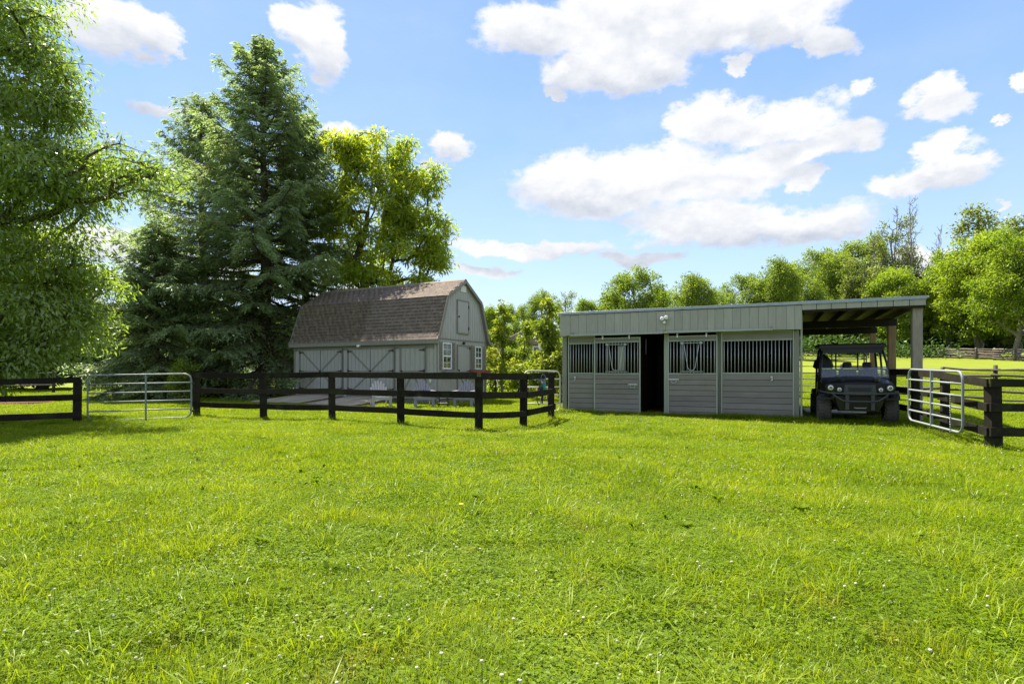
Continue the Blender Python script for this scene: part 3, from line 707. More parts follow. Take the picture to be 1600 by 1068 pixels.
# ------------------------------------------------------------------ horse stable with lean-to
STX, STY, SUX, SUY = 1.56, 17.47, 0.911, -0.411
def stable_world(x, y, z=0):
    return (STX + SUX * x - SUY * y, STY + SUY * x + SUX * y, z)
def build_stable():
    rz = math.atan2(SUY, SUX)
    T = empty('horse_stable', (STX, STY, 0), rz, 'low grey horse stable with barred stall fronts and an open lean-to', 'stable')
    def s_(px): r = (px - 800) / FPX; return (STY * r - STX) / (SUX - SUY * r)
    W, FULL, D = 6.5, 9.15, 6.5
    FB, RT = 2.33, 2.98
    GB = -.15
    rnd = random.Random(8)
    # enclosure
    piece('side_wall', (.10, D - .1, 2.7), (.06, D / 2 + .04, 1.5), FASCIA, T)
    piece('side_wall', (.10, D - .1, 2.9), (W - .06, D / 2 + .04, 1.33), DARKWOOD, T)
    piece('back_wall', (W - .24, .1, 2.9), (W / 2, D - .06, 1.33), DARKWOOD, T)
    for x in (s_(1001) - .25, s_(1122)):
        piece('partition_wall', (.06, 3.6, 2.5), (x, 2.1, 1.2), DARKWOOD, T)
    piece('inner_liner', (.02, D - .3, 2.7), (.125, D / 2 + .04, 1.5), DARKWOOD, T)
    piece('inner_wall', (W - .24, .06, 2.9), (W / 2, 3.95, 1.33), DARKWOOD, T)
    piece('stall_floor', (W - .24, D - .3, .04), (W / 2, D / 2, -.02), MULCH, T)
    # roof
    piece('roof_sheet', (FULL + .12, D + .5, .05), (FULL / 2, D / 2 - .02, RT + .03), ROOFMETAL, T)
    for i in range(4):
        x0 = i * 2.3 - .05; piece('drip_edge', (2.31, .015, .075), (x0 + 1.155, -.285, RT + .015 + .002 * (i % 2)), ROOFMETAL, T, (0, .001 * (i % 3 - 1), 0), .002)
    k = int(FULL / 1.22)
    xs = np.linspace(0, FULL, k + 1)
    for i in range(k):
        piece('ceiling_panel', (xs[i + 1] - xs[i] - .01, D + .3, .015), ((xs[i] + xs[i + 1]) / 2, D / 2, RT - .005), SHEATH, T, ch=.002)
    for i in range(6):
        x = W + .12 + i * .49; piece('rafter', (.045, D + .2, .16), (x, D / 2 - .02, RT - .10), DARKWOOD if i % 2 == 0 else WEATHERED, T)
    for y in (3.15, 6.45): piece('cross_beam', (FULL - W, .09, .22), ((FULL + W) / 2, y, RT - .30), DARKWOOD, T)
    # fascia of vertical boards
    pxs = [881, 895, 908, 920, 938, 950, 963, 976, 988, 1001, 1014, 1028, 1042, 1056, 1068, 1080, 1092, 1107, 1118, 1132, 1145, 1158, 1171, 1185, 1200, 1212, 1228, 1241]
    ss = [0.0] + [s_(p) for p in pxs[1:]]
    for a, b in zip(ss[:-1], ss[1:]):
        piece('fascia_board', (b - a - .003, .03, RT - FB - .03), ((a + b) / 2, -.245 + rnd.uniform(-.003, .003), (RT + FB) / 2 - .02), FASCIA, T)
    a, b = ss[-1], W + .03
    piece('fascia_board', (b - a - .003, .03, RT - FB - .03), ((a + b) / 2, -.245, (RT + FB) / 2 - .02), FASCIA, T)
    n = 8
    for i in range(n):
        w = (FULL - W - .03) / n; piece('lean_to_fascia_board', (w - .010, .03, .16), (W + .03 + (i + .5) * w, -.245, RT - .085), FASCIA, T)
    piece('fascia_backing', (W, .024, RT - FB - .06), (W / 2, -.213, (RT + FB) / 2), STABLE_POST, T)
    piece('soffit_board', (W, .2, .02), (W / 2, -.11, FB + .02), STABLE_POST, T)
    piece('header_beam', (FULL - W, .05, .2), ((W + FULL) / 2, -.2, RT - .12), DARKWOOD, T)
    # upper wall behind the bars headers
    x_l, x_a, x_b, x_c, x_d, x_e, x_f, x_g = s_(888), s_(930), s_(1000), s_(1038), s_(1044), s_(1121.5), s_(1126.5), s_(1240)
    piece('corner_post', (x_l - .04, .14, FB - GB), ((x_l - .04) / 2 + .0, .03, (FB + GB) / 2), STABLE_POST, T)
    piece('corner_post', (W - x_g - .03, .14, FB - GB), ((W + x_g + .03) / 2 - .02, .03, (FB + GB) / 2), STABLE_POST, T)
    piece('corner_trim', (.045, .16, FB - GB + .55), (W + .03, .02, (FB + GB) / 2 + .25), STEEL_TRIM, T)
    piece('door_post', (x_d - x_c + .02, .12, FB - GB), ((x_c + x_d) / 2, .06, (FB + GB) / 2), STEEL_TRIM, T)
    piece('door_post', (x_f - x_e + .12, .12, FB - GB), ((x_f + x_e) / 2, .08, (FB + GB) / 2), STABLE_POST, T)
    def front(name, x0, x1, ztop, zhead, zmid, zbot, y, planks, bars_n, bar0=True):
        """steel frame with a plank lower half and a barred upper half; sub-parts are the planks, bars and frame members"""
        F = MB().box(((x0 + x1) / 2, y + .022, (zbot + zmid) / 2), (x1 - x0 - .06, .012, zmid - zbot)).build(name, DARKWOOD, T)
        fw = .036
        for (a, b) in (((x0 + fw / 2, zbot), (x0 + fw / 2, ztop)), ((x1 - fw / 2, zbot), (x1 - fw / 2, ztop))):
            piece('frame_stile', (fw, .045, b[1] - a[1]), (a[0], y, (a[1] + b[1]) / 2), STEEL_TRIM, F)
        for z in (ztop - fw / 2, zhead, zmid) if zhead < ztop - .06 else (ztop - fw / 2, zmid):
            piece('frame_rail', (x1 - x0 - 2 * fw - .002, .043, fw), ((x0 + x1) / 2, y, z), STEEL_TRIM, F)
        if zhead < ztop - .06:
            piece('head_board', (x1 - x0 - 2 * fw - .004, .02, ztop - fw - zhead - fw / 2), ((x0 + x1) / 2, y + .008, (ztop - fw + zhead + fw / 2) / 2), PLANKP, F)
        h = (zmid - fw / 2 - zbot) / planks
        for i in range(planks):
            piece('plank', (x1 - x0 - 2 * fw - .004, .026, h - .009), ((x0 + x1) / 2, y + .002 + rnd.uniform(-.003, .003), zbot + (i + .5) * h), PLANKP, F, (0, rnd.uniform(-.0015, .0015), 0), .004)
        zz1 = min(zhead, ztop - fw) - .01
        for i in range(bars_n):
            x = x0 + fw + (i + .5) * (x1 - x0 - 2 * fw) / bars_n
            rod('bar', (x, y, zmid + .01), (x, y, zz1), .011, BARMETAL, F)
        return F
    ZM = 1.20
    F1 = front('stall_front', x_l, x_a - .0, 2.33, 2.10, ZM, .02, -.01, 8, 9)
    D1 = front('sliding_door', x_a, x_b + .035, 2.25, 2.115, ZM - .01, .03, -.10, 8, 14)
    D2 = front('sliding_door', x_d, x_e, 2.25, 2.11, ZM - .01, -.02, -.10, 8, 14)
    F2 = front('stall_front', x_f, x_g + .01, 2.33, 2.09, ZM, -.08, -.01, 8, 19)
    # feed openings: the drop-down yokes in the sliding doors
    def yoke(Dr, xa, xb):
        y = -.16; z0, z1 = ZM + .05, 2.06; m = MB()
        for x in (xa, xb): m.tube([(x, y, z0 - .02), (x, y, z1)], .014, 6)
        m.tube([(xa - .06, y, z1 - .02), (xb + .06, y, z1 - .02)], .012, 6); m.tube([(xa - .06, y, z0), (xb + .06, y, z0)], .012, 6)
        w = (xb - xa) / 2; xm = (xa + xb) / 2; pts = []
        for i in range(17):
            t = i / 16; a = math.pi * t
            if t < .3: p = (xa + .05 + .12 * t / .3 * .8, z1 - .06 - (z1 - z0 - .2) * t / .3)
            elif t > .7: p = (xb - .05 - .12 * (1 - t) / .3 * .8, z1 - .06 - (z1 - z0 - .2) * (1 - t) / .3)
            else:
                q = (t - .3) / .4; p = (xa + .146 + (xb - xa - .292) * q, z0 + .14 - .11 * math.sin(math.pi * q) ** .5)
            pts.append((p[0], y - .02, p[1]))
        m.tube(pts, .010, 6); m.build('feed_yoke', BARMETAL, Dr)
        MB().box((xa, y, z1 - .02), (.07, .05, .06)).box((xb, y, z1 - .02), (.07, .05, .06)).build('yoke_bracket', STEEL_TRIM, Dr)
    yoke(D1, s_(951), s_(978.5)); yoke(D2, s_(1067), s_(1096))
    piece('feed_panel', (.19, .01, .72), (s_(972) - .02, -.06, 1.64), STEEL_TRIM, D1)
    def latch(Dr, x, z, d):
        m = MB(); m.bar((x, -.15, z), (x + d * .28, -.15, z), .03, .03, ch=.004); m.tube([(x + d * .06, -.15, z - .02), (x + d * .09, -.16, z - .09), (x + d * .19, -.16, z - .09), (x + d * .22, -.15, z - .02)], .008, 6); m.build('latch', PALEHW, Dr)
    latch(D1, s_(998), .88, -1); latch(D2, s_(1046), 1.03, 1)
    for F_, x, z in ((F1, s_(899), 1.03), (F2, s_(1205.5), 1.05)):
        m = MB(); m.box((x, -.045, z + .05), (.05, .02, .05), ch=.005); m.tube([(x, -.05, z + .04), (x + .02, -.07, z - .03), (x - .02, -.07, z - .05), (x, -.06, z - .01)], .011, 6); m.build('snap_ring', PALEHW, F_)
    # track pipe with rollers
    x0, x1 = s_(896), s_(1207)
    m = MB(); m.bar((x0, -.30, 2.335), (s_(1038.5), -.30, 2.335), .06, .055, ch=.008); m.bar((s_(1039), -.30, 2.345), (x1, -.30, 2.345), .06, .055, ch=.008)
    m.build('door_track', STEEL_TRIM, T)
    for p, Dr in ((944, D1), (985, D1), (1059.5, D2), (1104.5, D2)):
        m = MB(); m.box((s_(p), -.16, 2.26), (.035, .02, .12)); m.lathe([(-.012, .001), (-.012, .028), (.012, .028), (.012, .001)], (s_(p), -.18, 2.29), 'y', 12); m.build('roller', PALEHW, Dr)
    m = MB()
    for p in (899, 1041, 1205): m.box((s_(p), -.275, 2.37), (.05, .05, .09), ch=.005)
    m.build('track_bracket', STABLE_POST, T)
    # security lamp on the fascia
    x = s_(1041); L_ = MB().lathe([(0, .001), (0, .055), (-.03, .06), (-.04, .02)], (x, -.262, 2.72), 'y', 16).build('security_lamp', PALEHW, T)
    for dx in (-.05, .06): MB().lathe([(0, .001), (.0, .03), (-.02, .045), (-.10, .055), (-.11, .04), (-.10, .001)], (x + dx, -.30, 2.72 + .03 * (dx > 0)), 'y', 12).build('lamp_head', WHITEP, L_)
    MB().lathe([(0, .001), (0, .04), (-.05, .045), (-.075, .03), (-.085, .001)], (x, -.30, 2.62), 'y', 12).build('motion_sensor', WHITEP, L_)
    # posts of the lean-to
    for (y, mt, w, b) in ((.02, POSTWOOD, .205, -.12), (3.1, TANWOOD, .19, -.1), (6.42, TANWOOD, .17, 0)):
        zt = RT - .18 if y < 1 else RT - .41
        piece('lean_to_post', (w, w, zt - b), (FULL - .14, y - .05, (zt + b) / 2), mt, T, ch=.008)
    # hay rack glimpse and a hanging rope inside the open doorway
    rod('hanging_rope', (s_(1008), .12, 2.2), (s_(1008), .12, 1.75), .008, PURPLEGREY, T)
    return T
STABLE = build_stable()

# ------------------------------------------------------------------ board fences
def board_fence(name, pts, label, off_=None, post_w=.13, rails=(1.15, .74, .33), ztop=1.24, extra=None, seed=1, railside=-1, width=.14, wide=()):
    """pts: (x, y[, ground offset]) of the posts; rails nailed on the camera side between successive posts"""
    rnd = random.Random(seed)
    F = empty(name, (pts[0][0], pts[0][1], gz(pts[0][0], pts[0][1])), 0, label, 'fence')
    o = Vector(F.location)
    G = [p[2] if len(p) > 2 else gz(p[0], p[1]) for p in pts]
    for i, p in enumerate(pts):
        w = post_w * (1.25 if i in wide else 1.0) * rnd.uniform(.95, 1.08)
        a = math.atan2(pts[min(i + 1, len(pts) - 1)][1] - pts[max(i - 1, 0)][1], pts[min(i + 1, len(pts) - 1)][0] - pts[max(i - 1, 0)][0])
        if i in wide: a = 0.0
        g = gz(p[0], p[1]); h = G[i] + ztop - g - .09
        m = MB(); m.box((0, 0, 0), (w, w, h + .3), ch=.012)
        # taller posts lean a little
        m.build('post', FENCE, F, (p[0] - o.x, p[1] - o.y, g - .3 + (h + .3) / 2 - o.z), (rnd.uniform(-.012, .012), rnd.uniform(-.012, .012), a))
    for i in range(len(pts) - 1):
        a, b = Vector((*pts[i][:2], 0)), Vector((*pts[i + 1][:2], 0)); d = (b - a).normalized(); nrm = Vector((-d.y, d.x, 0))
        if nrm.dot(Vector((0, 0, 0)) - a) < 0: nrm = -nrm
        off = nrm * ((off_ or post_w / 2) + .02) * (1 if railside < 0 else -1)
        for zr in rails:
            za, zb = G[i] + zr + rnd.uniform(-.012, .012), G[i + 1] + zr + rnd.uniform(-.012, .012)
            pa, pb = a + off, b + off
            if i == 0: pa = pa - d * post_w * .5
            if i == len(pts) - 2: pb = pb + d * post_w * .5
            if i + 1 in wide: pb = pb + d * .11
            if i in wide: pa = pa - d * .16
            m = MB(); k = 5; secs = []; w = width * rnd.uniform(.95, 1.05)
            sag = rnd.uniform(0, .012)
            for j in range(k + 1):
                t = j / k; c = pa.lerp(pb, t); z = za + (zb - za) * t - sag * math.sin(math.pi * t) + rnd.uniform(-.003, .003); hw = w / 2 + rnd.uniform(-.004, .004); n2 = nrm * .019
                secs.append([tuple(c - n2 + Vector((0, 0, z - hw)) - o), tuple(c + n2 + Vector((0, 0, z - hw)) - o), tuple(c + n2 + Vector((0, 0, z + hw)) - o), tuple(c - n2 + Vector((0, 0, z + hw)) - o)])
            m.loft(secs); m.build('rail', FENCE, F)
    return F
board_fence('board_fence', [(-8.72, 15.75), (-6.68, 15.3), (-4.52, 14.3), (-2.6, 13.3), (-.70, 12.05), (.26, 12.85), (1.02, 14.85)],
            'black three-rail board fence with seven posts between the shed and the near grass', post_w=.14, seed=3)
board_fence('board_fence', [(-15.9, 10.4, .0), (-13.0, 11.7, .0), (-10.15, 13.3)],
            'black three-rail board fence under the overhanging leaves at the left edge', post_w=.165, seed=5, rails=(1.0, .615, .20), ztop=1.13)
fr = board_fence('board_fence', [(10.15, 15.2, .02), (9.62, 13.58, -.0), (9.08, 11.94, -.06), (8.45, 10.0, -.18), (11.0, 10.0, -.2), (13.6, 10.05, -.2)],
            'black three-rail board fence with a thick corner post beside the stable', post_w=.15, seed=7, rails=(1.225, .795, .365), ztop=1.29, width=.145, wide=(3,), off_=.105)

# ------------------------------------------------------------------ tubular gates
def tube_gate(label, a, b, z0, h, mat, nbars=6, rad=.021, corner=.17, mids=(.55,), name='tube_gate', gaps=None, cat='gate', sq=False):
    a, b = Vector((a[0], a[1], 0)), Vector((b[0], b[1], 0)); d = b - a; L_ = d.length; rz = math.atan2(d.y, d.x)
    za, zb = z0 if isinstance(z0, tuple) else (z0, z0)
    G = empty(name, (a.x, a.y, za), rz, label, cat)
    tilt = (zb - za) / L_
    def P(x, z): return (x, 0, z + tilt * x)
    c = corner; pts = []
    if not sq:
        for (cx, cz, a0) in ((L_ - c, c, -90), (L_ - c, h - c, 0), (c, h - c, 90), (c, c, 180)):
            for k in range(7): an = R(a0 + 90 * k / 6); pts.append(P(cx + c * math.cos(an), cz + c * math.sin(an)))
    else: pts = [P(0, 0), P(L_, 0), P(L_, h), P(0, h)]
    MB().tube(pts, rad, 8, closed=True).build('outer_frame', mat, G)
    fr_ = gaps or [i / (nbars - 1) for i in range(1, nbars - 1)]
    for f in fr_: rod('crossbar', P(.0 + rad, f * h), P(L_ - rad, f * h), rad * .85, mat, G)
    for m_ in mids:
        m = MB(); m.bar(P(m_ * L_, 0), P(m_ * L_, h), .035, .05, up=(0, 1, 0), ch=.005); m.build('upright', mat, G)
    return G
g1 = tube_gate('galvanised six-bar gate closed between two black fence sections on the left', (-10.58, 14.2), (-8.36, 14.85), (.02, .06), 1.13, GALV)
for z in (.2, .92): 
    m = MB(); m.box((2.34, 0, z), (.10, .03, .05)); m.tube([(2.30, 0, z - .05), (2.30, 0, z + .05)], .016, 6); m.build('hinge', HARDWARE, g1)
m = MB(); m.tube([(.0, -.02, .75), (.02, -.05, .6), (.0, -.03, .5)], .008, 5); m.build('chain', GALV, g1)
g2 = tube_gate('galvanised six-bar gate standing open in front of the right-hand fence', (8.92, 12.8), (8.27, 10.45), (.16, .10), 1.13, GALV, mids=(.47,), rad=.024)
m = MB()
for k in range(16): m.tube([(2.02 + .01 * math.sin(k), -.03, .62 - k * .045), (2.03 + .01 * math.sin(k * 1.7), -.03, .585 - k * .045)], .009, 5)
m.build('chain', GALV, g2)
m = MB(); m.box((-.06, 0, .25), (.12, .03, .06)); m.box((-.06, 0, .95), (.12, .03, .06)); m.build('hinge', HARDWARE, g2)
g3 = tube_gate('beige tubular gate between the corner of the board fence and the stable', (.36, 16.6), (1.46, 17.3), (.08, .06), 1.2, BEIGETUBE, mids=(), rad=.023)
wp = stable_world(6.75, 6.55); wq = stable_world(8.85, 6.55)
g4 = tube_gate('dark pipe corral panel across the rear of the lean-to, behind the utility vehicle', wp[:2], wq[:2], .3, 1.62, BLACKPIPE, nbars=8, mids=(.03, .5, .97), name='corral_panel', cat='gate panel', rad=.02)

# ------------------------------------------------------------------ split-rail fences
def split_rail(label, pts, rails, seed, mat=CEDAR, post_h=1.3, piles=False, rr=.055, group=None):
    rnd = random.Random(seed); x0, y0 = pts[0]; z0 = gz(x0, y0)
    F = empty('split_rail_fence', (x0, y0, z0), 0, label, 'fence', group); o = Vector((x0, y0, z0))
    for i, (x, y) in enumerate(pts):
        g = gz(x, y)
        m = MB(); r = rr * 1.5
        m.tube([(x - o.x, y - o.y, g - .3 - o.z), (x - o.x + rnd.uniform(-.03, .03), y - o.y, g + post_h * .5 - o.z), (x - o.x + rnd.uniform(-.04, .04), y - o.y + .02, g + post_h * rnd.uniform(.97, 1.08) - o.z)], [r * 1.1, r, r * .85], 7)
        m.build('post', mat, F)
        if piles:
            m = MB(); m.tube([(x + .22 - o.x, y + .15 - o.y, g - .3 - o.z), (x + .2 - o.x, y + .14 - o.y, g + post_h * .93 - o.z)], [r, r * .8], 7); m.build('post', mat, F)
    for i in range(len(pts) - 1):
        a, b = Vector((*pts[i], gz(*pts[i]))) - o, Vector((*pts[i + 1], gz(*pts[i + 1]))) - o; d = (b - a).normalized(); nrm = Vector((-d.y, d.x, 0)) * (.09 if i % 2 else -.09)
        for zr in rails:
            m = MB(); k = 6; z1, z2 = zr + rnd.uniform(-.06, .06), zr + rnd.uniform(-.06, .06); bend = rnd.uniform(-.05, .04); q = []
            for j in range(k + 1):
                t = -.04 + 1.08 * j / k; p = a.lerp(b, t) + nrm; p.z += z1 + (z2 - z1) * t + bend * math.sin(math.pi * t) + rnd.uniform(-.01, .01); q.append(p)
            r = rr * rnd.uniform(.75, 1.15); m.tube(q, [r * rnd.uniform(.8, 1.1) for _ in q], 6); m.build('rail', mat, F)
    return F
split_rail('weathered split-rail fence crossing the pasture just beyond the corner post', [(18.6, 15.2), (17.9, 18.0), (17.25, 20.3), (16.75, 22.1), (16.2, 24.4), (15.6, 27.0)], (1.33, 1.08, .58, .30), 11, CEDAR_DARK, post_h=1.42, rr=.05)
far = [(61.5, 66.8 + 2.9 * i) for i in range(9)]
split_rail('old grey cedar rail fence with doubled posts at the far right edge of the pasture', far, (1.35, 1.08, .82, .55, .28), 12, CEDAR, post_h=1.5, piles=True, rr=.085)
split_rail('old grey cedar rail fence along the top of the pasture, seen through the lean-to', [(61.5 - 3.0 * i, 90.4 + 0.35 * i) for i in range(14)], (1.35, 1.05, .75, .4), 13, CEDAR, post_h=1.5, piles=False, rr=.08)
split_rail('dark rail fence in the shade under the spruces, behind the board fence', [(-27.5, 37.0), (-24.4, 37.2), (-21.3, 37.5), (-18.3, 37.8), (-15.4, 38.0), (-12.4, 38.2), (-9.6, 38.2)], (1.0, .62, .34), 14, CEDAR_DARK, post_h=1.25, rr=.05)
split_rail('dark rail fence beyond the left-hand gate, deep under the trees', [(-33.5, 33.0), (-30.5, 33.5), (-27.7, 34.4)], (1.15, .8, .45), 15, CEDAR_DARK, post_h=1.3, rr=.055)
# ------------------------------------------------------------------ garden chairs and small table
def adirondack(label, x, y, rz, mat):
    A = empty('garden_chair', (x, y, gz(x, y)), rz, label, 'chair', 'fan-backed garden chairs in front of the shed')
    # seat faces local -y
    for i in range(6):
        t = i / 5; piece('seat_slat', (.52, .075, .02), (0, -.30 + .085 * i, .365 - .085 * t), CHAIR_LIGHT if mat is CHAIR_LIGHT else CHAIR, A, (-.17, 0, 0), .003)
    n = 7
    for i in range(n):
        u = (i - (n - 1) / 2); h = .74 - .028 * u * u; lean = R(22); spread = u * .055
        m = MB(); m.prism([(-.024, 0), (.024, 0), (.036, h - .03), (.016, h), (-.016, h), (-.036, h - .03)], -.01, .01, 'y')
        m.build('back_slat', mat, A, (u * .062, .14, .27), (-lean, R(u * 3.6), 0))
    for s in (-1, 1):
        m = MB(); m.prism([(-.36, .40), (-.30, .40), (.14, .30), (.55, .0), (.47, .0), (.05, .20), (-.36, .29)], s * .27 - .013, s * .27 + .013, 'x'); m.build('side_rail', mat, A)
        piece('front_leg', (.10, .03, .56), (s * .30, -.33, .28), mat, A)
        m = MB(); m.prism([(s * .23, -.43), (s * .40, -.43), (s * .41, -.2), (s * .37, .34), (s * .29, .34), (s * .25, -.1)], .565, .588, 'z'); m.build('arm', mat, A)
    piece('front_apron', (.52, .025, .12), (0, -.345, .33), mat, A)
    m = MB(); m.box((0, .22, .55), (.62, .05, .03)); m.build('back_support', mat, A)
    return A
adirondack('pale grey fan-backed garden chair, leftmost of three, beside the plank ramp', -4.70, 20.3, R(24), CHAIR_LIGHT)
adirondack('lilac grey fan-backed garden chair in the middle of three, at the shed corner', -3.12, 20.0, R(16), CHAIR)
adirondack('lilac grey fan-backed garden chair, rightmost of three, in front of the shed side door', -1.68, 20.4, R(-8), CHAIR)
def side_table():
    x, y = -2.42, 20.1; A = empty('side_table', (x, y, gz(x, y)), R(12), 'small low side table on thin black legs between two garden chairs', 'table')
    m = MB(); m.lathe([(-.012, .001), (-.012, .25), (.012, .25), (.012, .001)], (0, 0, .52), 'z', 24); m.build('table_top', PALEHW, A)
    for a in (0.8, 2.4, 3.9, 5.5): rod('leg', (.22 * math.cos(a), .22 * math.sin(a), 0), (.2 * math.cos(a), .2 * math.sin(a), .51), .012, HARDWARE, A)
    m = MB(); m.box((0, 0, .16), (.32, .3, .02), ch=.004); m.build('shelf', CHAIR_LIGHT, A)
    m = MB(); m.tube([(-.35, -.05, .2), (-.1, 0, .28), (.2, 0, .3)], .014, 6); m.build('cross_brace', HARDWARE, A)
side_table()
# things hung on the short end of the board fence
def hung_gear():
    H = empty('halter_bundle', (.62, 13.95, .62), R(68), 'blue and black horse halters with a patterned rope hung on the short fence end', 'horse tack')
    m = MB()
    for k in range(5):
        a = .09 + .01 * k; m.tube([(a * math.cos(t) * 1.4 - .04, -.08 - .02 * k, .44 + a * .9 * math.sin(t)) for t in [i * 2 * math.pi / 14 for i in range(14)]], .014, 6, closed=True)
    m.build('coiled_rope', PURPLEGREY, H)
    m = MB()
    for k, dx in enumerate((0, .03, .055)):
        m.tube([(.08 + dx, -.09, .58), (.13 + dx, -.13, .36), (.11 + dx, -.12, .12), (.16 + dx, -.08, .10), (.18 + dx, -.07, .35), (.08 + dx, -.09, .58)], .028, 7)
    m.build('blue_halter', TEAL, H)
    m = MB(); m.loft([[(-.10 + .2 * math.cos(t) * .9 * w, -.11 + .05 * math.sin(t) * w, z) for t in [i * 2 * math.pi / 12 for i in range(12)]] for (z, w) in ((.02, .2), (.05, .7), (.12, 1), (.2, .95), (.27, .8))], smooth=True); m.build('black_bag', BLKPLASTIC, H)
    m = MB(); m.tube([(-.24, -.08, .1), (-.27, -.09, -.08), (-.15, -.09, -.19), (-.03, -.09, -.12), (0, -.09, .06)], .011, 6); m.tube([(.06, -.1, .1), (.07, -.1, -.05), (.07, -.1, -.16)], .02, 6); m.build('hanging_strap', BLKPLASTIC, H)
hung_gear()

# ------------------------------------------------------------------ utility vehicle in the lean-to
def build_utv():
    fx, fy = 8.47, 14.02
    U = empty('utility_vehicle', (fx, fy, 0), math.atan2(SUY, SUX) + R(0), 'glossy black open-sided utility vehicle with four round headlights under the lean-to', 'utility vehicle')
    # x across, y towards the rear, z up; front axle at y = 0
    def build_wheel(sx, y, steer):
        Wh = MB().lathe([(-.10, .001), (-.10, .17), (-.02, .18), (.1, .175), (.115, .13), (.08, .06), (.085, .001)], (0, 0, 0), 'x', 20).build('wheel', RIMM, U, (sx * .70, y, .325), (0, 0, steer + (0 if sx > 0 else math.pi)))
        m = MB(); m.lathe([(-.13, .175), (-.145, .22), (-.135, .285), (-.09, .305), (.09, .305), (.135, .285), (.145, .22), (.12, .175)], (0, 0, 0), 'x', 32)
        for k in range(22):
            a = 2 * math.pi * k / 22
            for s in (-1, 1):
                aa = a + (.14 if s > 0 else 0); q = Matrix.Rotation(aa, 3, 'X') @ Matrix.Rotation(.45 * s, 3, 'Z'); c = Matrix.Rotation(aa, 3, 'X') @ Vector((s * .068, 0, .312)); m.box(c, (.105, .042, .03), q)
                c = Matrix.Rotation(aa + .05, 3, 'X') @ Vector((s * .14, 0, .275)); m.box(c, (.02, .04, .06), Matrix.Rotation(aa + .05, 3, 'X'))
        m.build('tyre', TYRE, Wh)
        m = MB()
        for k in range(6): a = k * math.pi / 3; m.bar((.10, .05 * math.cos(a), .05 * math.sin(a)), (.10, .16 * math.cos(a), .16 * math.sin(a)), .035, .02, up=(1, 0, 0))
        m.build('spoke', RIMM, Wh)
    for sx in (-1, 1):
        build_wheel(sx, 0, R(0)); build_wheel(sx, 2.32, 0)
    # chassis and lower body
    m = MB(); m.box((0, 1.2, .40), (.95, 2.9, .12), ch=.02); m.box((0, -.28, .38), (.72, .5, .16), ch=.03); m.build('chassis', BLKPLASTIC, U)
    m = MB(); m.loft([[(-.40, -.56, .30), (.40, -.56, .30), (.46, -.60, .46), (.50, -.62, .62), (-.50, -.62, .62), (-.46, -.60, .46)], [(-.42, -.2, .28), (.42, -.2, .28), (.48, -.2, .46), (.52, -.2, .62), (-.52, -.2, .62), (-.48, -.2, .46)]]); m.build('front_skid', BLKPLASTIC, U)
    MB().box((0, .05, .60), (1.06, .6, .30), ch=.03).box((0, -.46, .655), (1.16, .18, .10)).build('front_bulkhead', BLKPLASTIC, U)
    # front face, hood
    def sect(y, w, zlo, zhi, cr):  # a lofted section across x
        return [(-w, y, zlo), (-w * .99, y, zhi - .10), (-w * .86, y - .0, zhi - .03), (-w * .5, y, zhi + cr * .7), (0, y, zhi + cr), (w * .5, y, zhi + cr * .7), (w * .86, y, zhi - .03), (w * .99, y, zhi - .10), (w, y, zlo)]
    m = MB(); m.loft([sect(-.60, .60, .70, .90, .01), sect(-.56, .66, .66, .97, .02), sect(-.40, .72, .66, 1.02, .03), sect(-.05, .76, .68, 1.07, .035), sect(.30, .78, .72, 1.10, .04)], closed=True, smooth=False); m.build('hood', BLKGLOSS, U)
    m = MB()
    for s in (-1, 1): m.prism([(s * .30, -.57), (s * .38, -.59), (s * .44, -.40), (s * .40, .2), (s * .34, .2)][::s], 1.0, 1.065, 'z')
    m.build('hood_ridge', BLKGLOSS, U)
    # mask with grille
    m = MB(); m.prism([(-.34, .68), (.34, .68), (.31, .93), (-.31, .93)], -.655, -.58, 'y'); m.build('front_panel', DGREY, U)
    m = MB(); m.box((0, -.66, .835), (.46, .03, .10), ch=.01); m.build('grille', BLKPLASTIC, U)
    for i in range(3): piece('grille_slat', (.44, .012, .010), (0, -.682, .80 + .033 * i), DGREY, U)
    for s in (-1, 1):
        m = MB(); m.prism([(s * .34, .72), (s * .70, .74), (s * .72, .93), (s * .50, .97), (s * .34, .91)][::s], -.625, -.53, 'y'); m.build('lamp_surround', BLKGLOSS, U)
        for (x, z, r, y) in ((.605, .86, .072, -.63), (.42, .815, .056, -.635)):
            H = MB().lathe([(0, .001), (0, r * 1.15), (-.025, r * 1.22), (-.03, r * .98), (-.005, r * .9)], (s * x, y, z), 'y', 20).build('headlight', BLKPLASTIC, U)
            MB().lathe([(0, r), (-.012, r * .93), (-.024, r * .6), (-.03, .001)], (s * x, y - .004, z), 'y', 20).build('lens', LAMPG, H)
            MB().lathe([(-.02, .001), (-.034, r * .28), (-.03, r * .42), (-.02, r * .42)], (s * x, y - .008, z), 'y', 12).build('bulb_cap', DGREY, H)
    # bumper bars
    m = MB()
    m.tube([(-.80, -.30, .78), (-.79, -.48, .76), (-.66, -.64, .735), (-.4, -.70, .72), (0, -.72, .715), (.4, -.70, .72), (.66, -.64, .735), (.79, -.48, .76), (.80, -.30, .78)], .021, 8)
    m.build('bumper_bar', DGREY, U)
    m = MB(); m.tube([(-.58, -.66, .725), (-.50, -.70, .65), (-.36, -.73, .555), (-.2, -.74, .54), (.2, -.74, .54), (.36, -.73, .555), (.50, -.70, .65), (.58, -.66, .725)], .019, 8); m.build('bumper_bar', DGREY, U)
    m = MB()
    for s in (-1, 1): m.box((s * .26, -.66, .52), (.085, .04, .38), ch=.01)
    m.build('bumper_bracket', DGREY, U)
    m = MB()
    for i in range(5): m.box((0, -.60, .47 + .045 * i), (.46, .02, .012))
